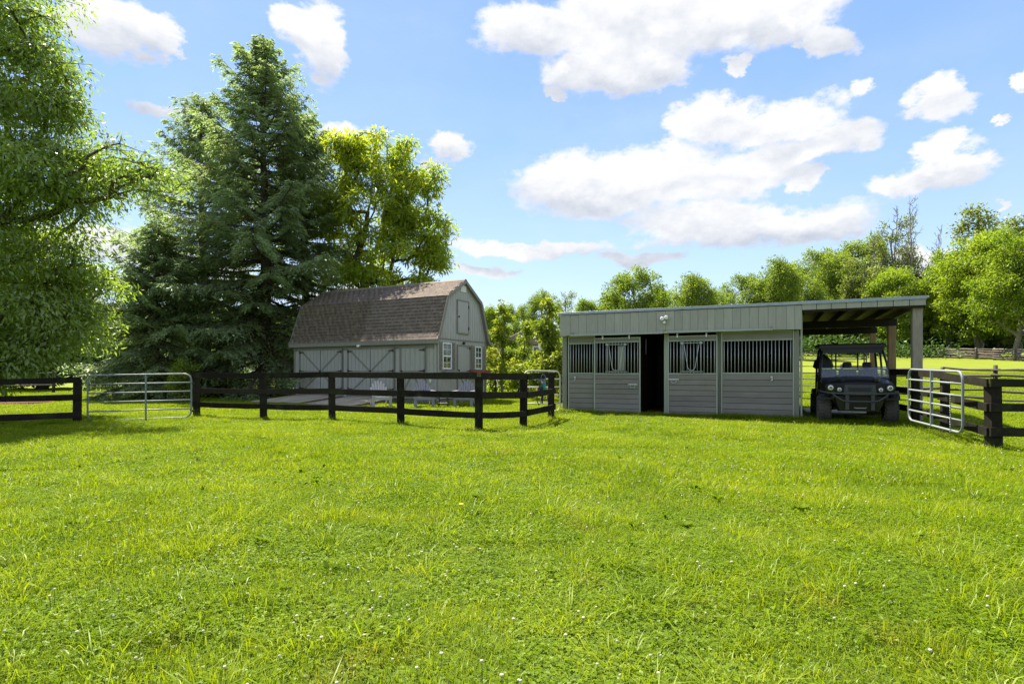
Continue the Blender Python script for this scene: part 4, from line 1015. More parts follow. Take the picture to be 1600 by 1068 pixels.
    m.build('radiator_grille', BLKPLASTIC, U)
    m = MB(); m.tube([(-.12, -.72, .40), (-.1, -.75, .385), (.1, -.75, .385), (.12, -.72, .40)], .014, 6); m.build('tow_hook', GALV, U)
    # fenders
    for s in (-1, 1):
        m = MB(); arc = [(-.46, .62), (-.40, .72), (-.2, .78), (0, .80), (.22, .78), (.42, .68), (.5, .5)]
        secs = []
        for (y, z) in arc: secs.append([(s * .54, y, z), (s * .83, y, z - .02), (s * .84, y, z - .05), (s * .54, y, z + .03 - .08)])
        m.loft(secs); m.build('front_fender', BLKPLASTIC, U)
        m = MB(); arc = [(1.82, .55), (1.95, .70), (2.15, .78), (2.5, .78), (2.72, .68)]
        m.loft([[(s * .54, y, z), (s * .82, y, z - .02), (s * .82, y, z - .05), (s * .54, y, z - .05)] for (y, z) in arc]); m.build('rear_fender', BLKPLASTIC, U)
        m = MB(); m.prism([(.48, .36), (1.9, .36), (1.82, .52), (1.75, .62), (1.2, .58), (.62, .58), (.5, .66)], s * .74 - .02, s * .74 + .02, 'x'); m.build('side_sill', BLKPLASTIC, U)
        m = MB(); m.prism([(.58, .60), (1.15, .60), (1.18, .92), (.95, .98), (.52, .98)], s * .77 - .02, s * .77 + .02, 'x'); m.build('door', BLKGLOSS, U)
        # suspension arms, shocks
        m = MB(); m.tube([(s * .2, .0, .36), (s * .58, 0, .30)], .022, 6); m.tube([(s * .22, .12, .44), (s * .58, .05, .38)], .02, 6); m.tube([(s * .33, .05, .72), (s * .52, .02, .33)], .035, 8); m.build('suspension_arm', BLKPLASTIC, U)
        m = MB(); m.tube([(s * .2, 2.32, .36), (s * .58, 2.32, .32)], .03, 6); m.build('rear_axle', BLKPLASTIC, U)
    # dashboard, cowl, floor, seats
    m = MB(); m.prism([(.28, .66), (.28, 1.10), (.42, 1.14), (.58, 1.08), (.62, .95), (.50, .66)], -.74, .74, 'x'); m.build('dashboard', BLKPLASTIC, U)
    m = MB(); m.box((0, 1.0, .45), (1.4, 1.3, .05)); m.build('floor_pan', BLKPLASTIC, U)
    for x in (-.47, 0, .47):
        S_ = MB().box((x, 1.42, .80), (.44, .46, .14), ch=.04).build('seat', BLKPLASTIC, U)
        m = MB(); m.box((x, 1.70, 1.08), (.42, .12, .48), Matrix.Rotation(R(-10), 3, 'X'), ch=.04); m.build('backrest', BLKPLASTIC, S_)
        MB().box((x, 1.80, 1.42), (.22, .09, .17), ch=.03).build('headrest', BLKPLASTIC, S_)
    m = MB(); c = Vector((.42, .82, 1.12)); q = Matrix.Rotation(R(-60), 3, 'X')
    m.tube([c + q @ Vector((.17 * math.cos(t), .17 * math.sin(t), 0)) for t in [i * 2 * math.pi / 20 for i in range(20)]], .014, 6, closed=True)
    m.tube([c, c + q @ Vector((0, 0, -.28))], .02, 6); m.tube([c + q @ Vector((-.16, 0, 0)), c + q @ Vector((.16, 0, 0))], .012, 6); m.build('steering_wheel', BLKPLASTIC, U)
    # roll cage
    for s in (-1, 1):
        m = MB(); m.tube([(s * .74, .30, 1.06), (s * .72, .52, 1.45), (s * .67, .82, 1.84), (s * .66, 1.2, 1.88), (s * .66, 1.85, 1.88), (s * .68, 1.98, 1.80), (s * .72, 2.02, 1.4), (s * .74, 2.02, .6)], .028, 8); m.build('roll_cage_side', BLKPLASTIC, U)
        m = MB(); m.tube([(s * .73, 1.22, .6), (s * .72, 1.22, 1.3), (s * .67, 1.18, 1.86)], .026, 8); m.build('roll_cage_pillar', BLKPLASTIC, U)
    for (y, z) in ((.84, 1.84), (2.0, 1.78), (2.02, 1.30)): rod('roll_cage_crossbar', (-.66, y, z), (.66, y, z), .025, BLKPLASTIC, U)
    rod('roll_cage_upright', (-.25, 2.02, 1.30), (-.25, 2.0, 1.78), .02, BLKPLASTIC, U); rod('roll_cage_upright', (.28, 2.02, 1.30), (.28, 2.0, 1.78), .02, BLKPLASTIC, U)
    m = MB(); m.loft([[(-.76, .70, 1.86), (.76, .70, 1.86), (.74, .70, 1.93), (-.74, .70, 1.93)], [(-.78, .9, 1.89), (.78, .9, 1.89), (.75, .9, 1.975), (-.75, .9, 1.975)], [(-.78, 2.0, 1.90), (.78, 2.0, 1.90), (.75, 2.0, 1.985), (-.75, 2.0, 1.985)], [(-.74, 2.15, 1.88), (.74, 2.15, 1.88), (.72, 2.15, 1.94), (-.72, 2.15, 1.94)]]); m.build('roof', BLKPLASTIC, U)
    m = MB(); m.prism([(-.68, 1.72), (.68, 1.72), (.72, 1.88), (-.72, 1.88)], .76, .80, 'y'); m.build('roof_visor', BLKPLASTIC, U)
    m = MB(); m.box((0, .86, 1.72), (.22, .03, .05), ch=.012); m.build('rear_view_mirror', BLKPLASTIC, U)
    # half windshield
    m = MB(); a = [(-.73, .27, 1.10), (.73, .27, 1.10), (.715, .40, 1.36), (-.715, .40, 1.36)]; b = [(x, y + .006, z + .003) for x, y, z in a]; m.loft([a, b]); m.build('windshield', SHIELD, U)
    m = MB(); m.tube([a[3], a[2]], .008, 6); m.build('windshield_edge', BLKPLASTIC, U)
    # cargo bed
    m = MB(); m.box((0, 2.55, .86), (1.32, .95, .05)); 
    for s in (-1, 1): m.box((s * .66, 2.55, 1.02), (.04, .95, .30))
    m.box((0, 2.09, 1.02), (1.28, .04, .30)); m.box((0, 3.01, 1.02), (1.28, .04, .30)); m.build('cargo_bed', BLKPLASTIC, U)
    m = MB(); m.box((-.80, .50, 1.18), (.05, .08, .10), ch=.02); m.build('side_mirror', BLKPLASTIC, U)
    # fabric bag hanging behind the passenger seat
    m = MB(); m.loft([[(-.58 + w * math.cos(t), 1.75 + .1 * math.sin(t), z) for t in [i * 2 * math.pi / 10 for i in range(10)]] for (z, w) in ((1.33, .2), (1.38, .26), (1.55, .22), (1.68, .10), (1.73, .03))], smooth=True); m.build('hanging_bag', BLKPLASTIC, U)
build_utv()
# pale concrete blocks on the ground under the vehicle
def slab(x, y, w, d, label):
    p = stable_world(x, y); o = MB().box((0, 0, .03), (w, d, .12), ch=.02).build('concrete_slab', CONCRETE, None, (p[0], p[1], gz(p[0], p[1])), (0, 0, math.atan2(SUY, SUX))); tag(o, label, 'concrete slab')
slab(7.85, 3.2, 2.2, 2.4, 'pale concrete slab on the ground beneath the rear of the utility vehicle')

# ------------------------------------------------------------------ house behind the saplings
def build_house():
    x, y = 1.6, 56.0; z = gz(x, y)
    H = empty('distant_house', (x, y, z), R(8), 'grey-brown house with white windows half hidden by the bright saplings', 'house')
    MB().box((-.4, 0, 1.9), (5.6, 6, 4.2)).build('wall', HOUSEWALL, H)
    MB().prism([(-3.6, 3.9), (2.8, 3.9), (-.4, 5.5)], -3.4, 3.4, 'y').build('roof', HOUSEROOF, H)
    MB().prism([(.6, 3.2), (3.0, 3.2), (1.8, 4.3)], -4.6, -2.9, 'y').build('porch_roof', HOUSEROOF, H)
    for (wx, wz, w, h) in ((-2.2, 2.6, .6, 1.3), (.25, 3.1, .6, 1.2), (1.9, 2.2, .8, 1.2), (-.9, 2.2, .8, 1.2)):
        Wn = MB().box((wx, -3.02, wz), (w, .06, h)).build('window', GLASS, H)
        m = MB(); f = .14
        m.box((wx - w / 2, -3.07, wz), (f, .06, h + f)); m.box((wx + w / 2, -3.07, wz), (f, .06, h + f)); m.box((wx, -3.07, wz + h / 2), (w - f, .06, f)); m.box((wx, -3.07, wz - h / 2), (w - f, .06, f)); m.box((wx, -3.075, wz), (w - f, .05, .06)); m.build('frame', WHITEP, Wn)
    for px_ in (.3, 3.1): piece('porch_post', (.16, .16, 3.9), (px_, -4.4, 2.0), WHITEP, H)
    for i in range(14): piece('baluster', (.05, .05, .8), (.45 + .19 * i, -4.4, 1.9), WHITEP, H)
    piece('porch_rail', (2.65, .08, .08), (1.7, -4.4, 2.34), WHITEP, H)
    piece('porch_deck', (3.0, 1.6, .15), (1.7, -3.8, 1.4), WHITEP, H)
build_house()
# ------------------------------------------------------------------ plants
def unit(a): return a / np.maximum(np.linalg.norm(a, axis=-1, keepdims=True), 1e-6)
def leaf_quads(P, A, Nn, l, w, fold=0.12):
    A = unit(A); S = unit(np.cross(A, Nn)); N2 = np.cross(S, A)
    m = P + A * (l * .45)[:, None]
    V = np.stack([P, m + S * (w / 2)[:, None] + N2 * (w * fold)[:, None], P + A * l[:, None], m - S * (w / 2)[:, None] + N2 * (w * fold)[:, None]], 1)
    n = len(P); F = np.arange(n * 4).reshape(n, 4)
    return V.reshape(-1, 3), F
def edges_mesh(name, segs, mat, n=6):
    """segs: array of (p0, p1, r0, r1): a tapered tube for each"""
    p0 = np.array([s[0] for s in segs], float); p1 = np.array([s[1] for s in segs], float); r0 = np.array([s[2] for s in segs]); r1 = np.array([s[3] for s in segs])
    d = unit(p1 - p0); ref = np.where(np.abs(d[:, 2:3]) > .9, np.array([[1., 0, 0]]), np.array([[0, 0, 1.]])); u = unit(np.cross(d, ref)); w = np.cross(d, u)
    a = np.arange(n) * 2 * np.pi / n; c, s = np.cos(a)[None, :, None], np.sin(a)[None, :, None]
    ring = u[:, None, :] * c + w[:, None, :] * s
    V = np.concatenate([p0[:, None] + ring * r0[:, None, None], (p1 + d * (r1 * .3)[:, None])[:, None] + ring * r1[:, None, None]], 1).reshape(-1, 3)
    k = len(segs); b = (np.arange(k) * 2 * n)[:, None]; j = np.arange(n)[None]; j2 = (j + 1) % n
    F = np.stack([b + j, b + j2, b + n + j2, b + n + j], -1).reshape(-1, 4)
    return np_mesh(name, V, F, mat=mat, smooth=True)

def skeleton(rng, base, top, centers, r_trunk, lean=0.0, limb_bias=1.0):
    """grow branches from a trunk to every clump centre; returns tapered segments"""
    nodes = []; parent = []
    k = 9
    for i in range(k):
        t = i / (k - 1); p = base + (top - base) * t; 
        if i: p = p + rng.normal(0, .02, 3) * np.linalg.norm(top - base) * [1, 1, 0.3]
        nodes.append(p); parent.append(i - 1)
    order = np.argsort([np.linalg.norm(c - (base + (top - base) * np.clip((c[2] - base[2]) / max(top[2] - base[2], 1e-3), .25, 1))) for c in centers])
    tips = []
    for ci in order:
        c = centers[ci]; A = np.array(nodes); d = A - c; dist = np.linalg.norm(d, axis=1) + np.maximum(0, (A[:, 2] - c[2]) + .15 * np.linalg.norm(d[:, :2], axis=1)) * 2.5
        dist[:2] += 5
        j = int(np.argmin(dist)); st = A[j]; m = max(2, int(np.linalg.norm(c - st) / (np.linalg.norm(top - base) * .09)) + 1); prev = j
        bow = rng.normal(0, .06, 3) * np.linalg.norm(c - st)
        for q in range(1, m + 1):
            t = q / m; p = st + (c - st) * t + bow * math.sin(math.pi * t) + np.array([0, 0, .10 * np.linalg.norm(c - st)]) * math.sin(math.pi * t)
            nodes.append(p); parent.append(prev); prev = len(nodes) - 1
        tips.append(prev)
    n = len(nodes); cnt = np.zeros(n)
    for t in tips: cnt[t] += 1
    for i in range(n - 1, 0, -1):
        if parent[i] >= 0: cnt[parent[i]] += cnt[i]
    cnt = np.maximum(cnt, .4); r = r_trunk * (cnt / cnt[0]) ** .45
    for i in range(k): r[i] = max(r[i], r_trunk * (1 - .75 * i / k))
    r[0] *= 1.35
    return [(nodes[parent[i]], nodes[i], min(r[parent[i]], r[i] * 1.5 if i >= k else 9), r[i]) for i in range(1, n)]

def tree_parts(seed, base, top, blobs, clump_r, leaf, droop, mat, bark, r_trunk, twigs=3, flat=.75, fold=.12, up=.8, shell=.45):
    """blobs: (centre, radii, clump count, leaves per clump)"""
    rng = np.random.default_rng(seed); base = np.array(base, float); top = np.array(top, float)
    C, NL = [], []
    for (c, rad, nc, npl) in blobs:
        d = unit(rng.normal(size=(nc, 3))); u = rng.uniform(shell, 1, nc) ** .6
        C.append(np.array(c) + d * u[:, None] * np.array(rad)); NL += [npl] * nc
    C = np.concatenate(C); NL = np.array(NL)
    crot = rng.uniform(.7, 1.35, len(C)) * clump_r; ctint = rng.uniform(0, 1, len(C))
    idx = np.repeat(np.arange(len(C)), (NL * (crot / clump_r) ** 1.6).astype(int)); n = len(idx)
    d = unit(rng.normal(size=(n, 3))); u = rng.uniform(0, 1, n) ** .5
    off = d * u[:, None] * crot[idx][:, None] * [1, 1, flat]
    off[:, 2] -= droop * .35 * (off[:, 0] ** 2 + off[:, 1] ** 2) / crot[idx]
    P = C[idx] + off
    out = unit(off + rng.normal(0, .3, (n, 3)) * clump_r)
    A = out * .7 + rng.normal(0, .45, (n, 3)); A[:, 2] -= droop
    Nn = rng.normal(0, .55, (n, 3)); Nn[:, 2] += up; Nn += out * .25
    l = rng.uniform(.65, 1.3, n) * leaf[0]; w = rng.uniform(.7, 1.2, n) * leaf[1]
    V, F = leaf_quads(P, A, Nn, l, w, fold)
    tint = np.clip(rng.uniform(0, 1, n) * .6 + ctint[idx] * .4, 0, 1)
    crown = np_mesh('crown', V, F, mat=mat, tint=np.repeat(tint, 4))
    segs = skeleton(rng, base, top, C, r_trunk)
    for i in range(len(C)):
        for _ in range(twigs):
            e = C[i] + unit(rng.normal(size=3)) * crot[i] * rng.uniform(.5, .95) * [1, 1, flat]; segs.append((C[i], e, r_trunk * .035 + .004, .004))
    return crown, edges_mesh('trunk', segs, bark)
def add_tree(name, label, cat, pos, parts, group=None, rz=0, scale=(1, 1, 1)):
    T = empty(name, pos, rz, label, cat, group); T.scale = scale
    link('trunk', parts[1], T); link('crown', parts[0], T); return T

# --- the overhanging tree at the left, its trunk outside the frame
def near_tree():
    o = np.array([-17.0, 15.5, 0.0])
    def B(px, py, Z, rx, ry, rd, nc, nl):
        s = Z / FPX; return (np.array([PX(px, Z), Z, PZ(py, Z)]) - o, (rx * s, rd, ry * s), nc, nl)
    blobs = [B(-20, 60, 15, 95, 105, 1.6, 36, 330), B(70, 70, 15, 38, 75, .7, 9, 200), B(50, 270, 15, 120, 80, 2.0, 50, 380), B(45, 170, 15, 70, 42, 1.2, 14, 330), B(180, 265, 14.6, 62, 58, .9, 12, 150), B(222, 295, 15, 28, 46, .5, 5, 110),
             B(25, 400, 15.5, 108, 85, 2.0, 42, 390), B(70, 500, 15.2, 72, 58, 1.4, 24, 330), B(20, 540, 14.6, 58, 40, 1.1, 17, 300), B(-60, 580, 14.2, 60, 40, 1.0, 14, 260), B(125, 455, 16, 34, 50, 1.0, 9, 160),
             B(-230, 250, 15.5, 190, 330, 3.2, 70, 240), B(-60, -90, 15.5, 120, 90, 2.2, 26, 240)]
    parts = tree_parts(21, (0, 0, -.2), (.6, -.2, 10.0), blobs, .85, (.155, .052), .55, L_NEAR, BARK, .30, twigs=5, flat=.42, fold=.1, up=.8, shell=.3)
    add_tree('cherry_tree', 'tall leafy tree with long drooping leaves overhanging the left edge', 'tree', tuple(o + [0, 0, gz(o[0], o[1])]), parts)
near_tree()

# --- spruces
def spruce(label, x, y, H, Rm, seed, nb=170, zlo=.07, dens=1.0, gaps=1.0, bare=.35, top_px=None):
    rng = np.random.default_rng(seed); T = empty('spruce_tree', (x, y, gz(x, y)), 0, label, 'tree', 'spruces behind the shed')
    segs = []; k = 14; prev = np.array([0, 0, -.2]); 
    for i in range(1, k + 1):
        t = i / k; p = np.array([.10 * math.sin(t * 5 + seed), .10 * math.cos(t * 4), H * t]); segs.append((prev, p, .30 * (H / 17) * (1 - (i - 1) / k) ** .8 + .015, .30 * (H / 17) * (1 - t) ** .8 + .012)); prev = p
    Pn, An, Nn_, Ln, Wn, Tn = [], [], [], [], [], []; DP, DA, DN, DL = [], [], [], []
    for b in range(nb):
        u = (b + rng.uniform(0, 1)) / nb; h = zlo + (1 - zlo) * u ** 0.88; h = min(h, .992); az = b * 2.39996 + rng.normal(0, .25)
        L_ = Rm * (1 - h) ** .66 * rng.choice([.62, .8, .95, 1.0, 1.08, 1.22]) * rng.uniform(.9, 1.06) + .22; z0 = H * h
        el0 = math.radians(38 * (h - .35) / .65) if h > .35 else math.radians(-16 + 30 * h); droop = .30 * (1 - h) + .05; tipup = .22
        dr = np.array([math.cos(az), math.sin(az), 0]); sdv = np.array([-math.sin(az), math.cos(az), 0])
        def at(s): s = np.asarray(s, float)[..., None]; return np.array([0, 0, z0]) + dr * L_ * s * math.cos(el0) + np.array([0, 0, 1.]) * L_ * (math.sin(el0) * s - droop * s ** 1.6 + tipup * s ** 3.2) 
        q = np.linspace(0, 1, 7); pts = at(q); r0 = .012 + .014 * L_
        for i in range(6): segs.append((pts[i], pts[i + 1], r0 * (1 - i / 6.6), r0 * (1 - (i + 1) / 6.6)))
        ns = max(6, int(15 * L_ * dens)); s = bare * (1 if h < .8 else .2) * rng.uniform(.6, 1.2) + (1 - bare * (1 if h < .8 else .2)) * np.linspace(0, 1, ns); s = np.clip(s + rng.normal(0, .02, ns), .05, 1.02)
        side = np.where(np.arange(ns) % 2 == 0, 1, -1); tl = (.16 + .40 * L_ * (1 - s) ** .7 * s ** .3 + .05 * L_) * rng.uniform(.7, 1.2, ns); tl = np.minimum(tl, 1.15)
        base = at(s); td = dr * .62 + sdv * side[:, None] * rng.uniform(.5, 1.0, ns)[:, None]; td = unit(td)
        hang = rng.uniform(.25, .9, ns) * (1 - h * .5)
        m = 7; f = np.linspace(.12, 1, m)[None, :, None]
        tp = base[:, None] + td[:, None] * tl[:, None, None] * f - np.array([0, 0, 1.]) * (hang * tl)[:, None, None] * f ** 1.7
        # sprays on the twig: pairs left and right plus hanging ones
        tw = unit(td - np.array([0, 0, 1.]) * hang[:, None] * .8)
        for kk in range(3 if b % 2 else 2):
            P = (tp + rng.normal(0, .025, tp.shape)).reshape(-1, 3); A = np.repeat(tw, m, 0); sd_ = unit(np.cross(A, [0, 0, 1.]))
            sg = {0: 1., 1: -1., 2: 0.}[kk]
            A2 = A * .8 + sd_ * sg * .75 + rng.normal(0, .18, A.shape); A2[:, 2] -= (.75 if kk == 2 else .18) * (1.2 - h)
            n = len(P); Nr = rng.normal(0, .35, (n, 3)); Nr[:, 2] += 1
            Pn.append(P); An.append(A2); Nn_.append(Nr); Ln.append(rng.uniform(.13, .27, n)); Wn.append(rng.uniform(.045, .085, n))
            # fresher tips outward
            Tn.append(np.clip(rng.uniform(0, .55, n) + .42 * np.repeat(s, m) * np.tile(np.linspace(.3, 1, m), ns) + .1 * rng.normal(), 0, 1))
        if h < .75:
            n = int(12 * L_); s2 = rng.uniform(.08, .7, n); DP.append(at(s2)); a = dr * .3 + sdv * rng.choice([-1, 1], n)[:, None] * rng.uniform(.2, .9, n)[:, None]; a[:, 2] -= rng.uniform(.1, 1.0, n); DA.append(a); DN.append(rng.normal(0, 1, (n, 3))); DL.append(rng.uniform(.2, .55, n))
    P, A, Nr, Lg, W, Tt = map(np.concatenate, (Pn, An, Nn_, Ln, Wn, Tn))
    V, F = leaf_quads(P, A, Nr, Lg, W, .05)
    link('trunk', edges_mesh('trunk', segs, BARK, 6), T)
    link('crown', np_mesh('crown', V, F, mat=L_SPRUCE, tint=np.repeat(Tt, 4)), T)
    P, A, Nr, Lg = map(np.concatenate, (DP, DA, DN, DL)); V, F = leaf_quads(P, A, Nr, Lg, np.full(len(P), .03), .05)
    link('dry_twigs', np_mesh('dry_twigs', V, F, mat=L_SPRUCE_DRY, tint=np.repeat(rng.uniform(0, 1, len(P)), 4)), T)
    return T
spruce('tallest spruce, its pointed top highest of all, behind the left end of the shed', PX(412, 29), 29.0, 18.0, 5.9, 31, nb=175, dens=.98, bare=.2)
spruce('dark spruce left of the tallest one, its top leaning over the gap of sky', PX(318, 33), 33.0, 17.0, 6.0, 32, nb=135, dens=.9, bare=.25)
spruce('slender spruce squeezed between the tallest one and the bright walnut tree', PX(478, 31), 31.0, 15.2, 3.7, 33, nb=120, zlo=.2, dens=.9)
spruce('low dark spruce with branches sweeping the ground beyond the left-hand gate', PX(246, 27), 27.0, 8.2, 3.6, 34, nb=100, zlo=.05, bare=.15)

# --- walnut tree behind the shed
def walnut():
    x, y = PX(565, 29.5), 29.5
    def B(px, py, rx, ry, rd, nc, nl, Z=29.5): s = Z / FPX; return ((PX(px, Z) - x, Z - y, PZ(py, Z)), (rx * s, rd, ry * s), nc, nl)
    blobs = [B(585, 240, 62, 36, 1.5, 26, 150), B(540, 250, 34, 42, 1.2, 13, 150), B(590, 320, 100, 50, 2.4, 50, 130), B(640, 290, 50, 40, 1.6, 17, 140), B(520, 330, 32, 50, 1.4, 12, 130), B(665, 370, 44, 52, 1.6, 24, 140), B(590, 400, 85, 42, 2.5, 34, 130), B(556, 438, 52, 22, 1.0, 14, 130, 28.0), B(690, 405, 26, 16, .9, 6, 110), B(640, 440, 50, 20, 1.6, 10, 130)]
    parts = tree_parts(41, (0, 0, -.2), (.2, 0, 9.5), blobs, .60, (.30, .085), .35, L_WALNUT, BARK, .24, twigs=5, flat=.6, up=1.0, shell=.2)
    add_tree('walnut_tree', 'bright yellow-green walnut tree leaning over the shed roof', 'tree', (x, y, gz(x, y)), parts)
walnut()

# --- saplings between the shed and the stable
def sapling(name, label, px, Z, top_py, half_px, seed, mat=L_SHRUB, nc=32, nl=75, leaf=(.16, .10), low=.12, cat='sapling', group='saplings between the shed and the stable', bark=BARK_PALE):
    x, H = PX(px, Z), PZ(top_py, Z); r = half_px * Z / FPX; g = gz(x, Z); H -= g
    blobs = [((0, 0, H * .68), (r * .6, r * .6, H * .30), nc // 2, nl), ((0, 0, H * .38), (r, r, H * (.38 - low)), nc // 2, nl), ((0, 0, H * .93), (r * .18, r * .18, H * .06), 3, nl // 2)]
    parts = tree_parts(seed, (0, 0, -.1), (0, 0, H * .95), blobs, max(.28, r * .28), leaf, .3, mat, bark, .035 + H * .008, twigs=3, up=.8, shell=.2)
    add_tree(name, label, cat, (x, Z, g), parts, group)
sapling('maple_sapling', 'yellow-green maple sapling right against the left end of the stable', 858, 24, 462, 26, 51, nc=42, nl=85)
sapling('maple_sapling', 'yellow-green maple sapling just right of the shed', 786, 29, 470, 26, 52, nc=40)
sapling('maple_sapling', 'young maple midway between the shed and the stable, in front of the house', 822, 31, 500, 22, 53, nc=26, nl=80)
for i, (px, Z, py, hw, lab) in enumerate([(775, 30, 545, 22, 'bushy bright shrub at the right rear corner of the shed'), (812, 27, 556, 22, 'low bright shrub under the middle saplings'), (845, 25.5, 548, 24, 'bushy shrub behind the beige gate'), (876, 23, 540, 15, 'shrub brushing the left wall of the stable'), (795, 36, 530, 24, 'taller green shrub behind the saplings, in front of the house wall'), (866, 34, 520, 22, 'dark green shrub beyond the beige gate, behind the sapling')]):
    x = PX(px, Z); H = PZ(py, Z) - gz(x, Z); r = hw * Z / FPX
    parts = tree_parts(60 + i, (0, 0, -.1), (0, 0, H * .8), [((0, 0, H * .5), (r, r, H * .48), 26, 110)], .30, (.12, .07), .2, L_SHRUB if i < 4 else L_BRIGHT, BARK, .05, twigs=2, shell=.2)
    add_tree('shrub', lab, 'shrub', (x, Z, gz(x, Z)), parts, 'shrubs between the shed and the stable')
# shrubs and low growth left of the shed
for i, (px, Z, py, hw, mt, lab) in enumerate([(438, 33, 560, 22, L_BRIGHT, 'light green bush at the left end of the shed'), (348, 30, 590, 30, L_BRIGHT, 'low leafy bush under the tallest spruce'), (285, 24, 560, 16, L_SHRUB, 'small pale-leaved bush at the right end of the left-hand gate'), (215, 40, 500, 40, L_DARK, 'dark round bush deep in the shade between the leafy tree and the low spruce')]):
    x = PX(px, Z); H = PZ(py, Z) - gz(x, Z); r = hw * Z / FPX
    parts = tree_parts(70 + i, (0, 0, -.1), (0, 0, H * .8), [((0, 0, H * .5), (r, r, H * .48), 24, 110)], .34, (.12, .06), .2, mt, BARK, .05, twigs=2, shell=.2)
    add_tree('shrub', lab, 'shrub', (x, Z, gz(x, Z)), parts, 'bushes left of the shed')

# --- trees of the background: prototypes at 10 m, then scaled copies
def proto(seed, blobs, leaf, mat, bark=BARK, rt=.2, clump=.75, droop=.2, top=(0, 0, 8.0), twigs=2, shell=.35): return tree_parts(seed, (0, 0, -.3), top, blobs, clump, leaf, droop, mat, bark, rt, twigs=twigs, shell=shell, flat=.7)
PR = {
 'round': proto(81, [((0, 0, 6.2), (3.6, 3.6, 3.3), 110, 200), ((.6, 0, 3.4), (2.8, 2.8, 1.3), 30, 170)], (.19, .12), L_MAPLE),
 'round_b': proto(82, [((-.6, 0, 5.6), (3.2, 3.0, 2.8), 80, 190), ((1.3, 0, 7.2), (2.2, 2.2, 2.4), 46, 180), ((.2, 0, 3.2), (2.8, 2.8, 1.3), 24, 160)], (.19, .12), L_MAPLE),
 'bright': proto(83, [((0, 0, 5.8), (3.0, 3.0, 3.6), 105, 190), ((.8, 0, 2.8), (2.6, 2.6, 1.2), 26, 150), ((-1, 0, 8.2), (1.4, 1.4, 1.5), 22, 150)], (.19, .12), L_BRIGHT, BARK_PALE),
 'bright_b': proto(84, [((.3, 0, 5.0), (3.2, 3.0, 3.0), 92, 190), ((-1.2, 0, 7.4), (1.8, 1.8, 2.0), 30, 170), ((1.4, 0, 7.0), (1.7, 1.7, 2.3), 30, 170)], (.18, .11), L_BRIGHT, BARK_PALE),
 'poplar': proto(85, [((0, 0, 4.4), (2.2, 2.2, 2.8), 60, 170), ((.5, 0, 7.2), (1.3, 1.3, 1.7), 22, 130), ((-.8, 0, 8.6), (.8, .8, 1.3), 9, 90), ((1.1, 0, 8.9), (.6, .6, 1.0), 7, 90)], (.17, .11), L_POPLAR, BARK_PALE, rt=.15, clump=.62, top=(0, 0, 9.0)),
 'tall': proto(86, [((0, 0, 4.5), (1.9, 1.9, 3.3), 54, 160), ((0, 0, 8.2), (1.4, 1.4, 1.7), 22, 80), ((.2, 0, 9.6), (.6, .6, .6), 6, 60)], (.20, .13), L_POPLAR, BARK_PALE, rt=.16, clump=.6, top=(0, 0, 9.6)),
 'dark': proto(87, [((0, 0, 3.6), (2.8, 2.8, 3.4), 90, 170), ((0, 0, 7.2), (1.7, 1.7, 2.0), 34, 150)], (.22, .10), L_DARK),
}
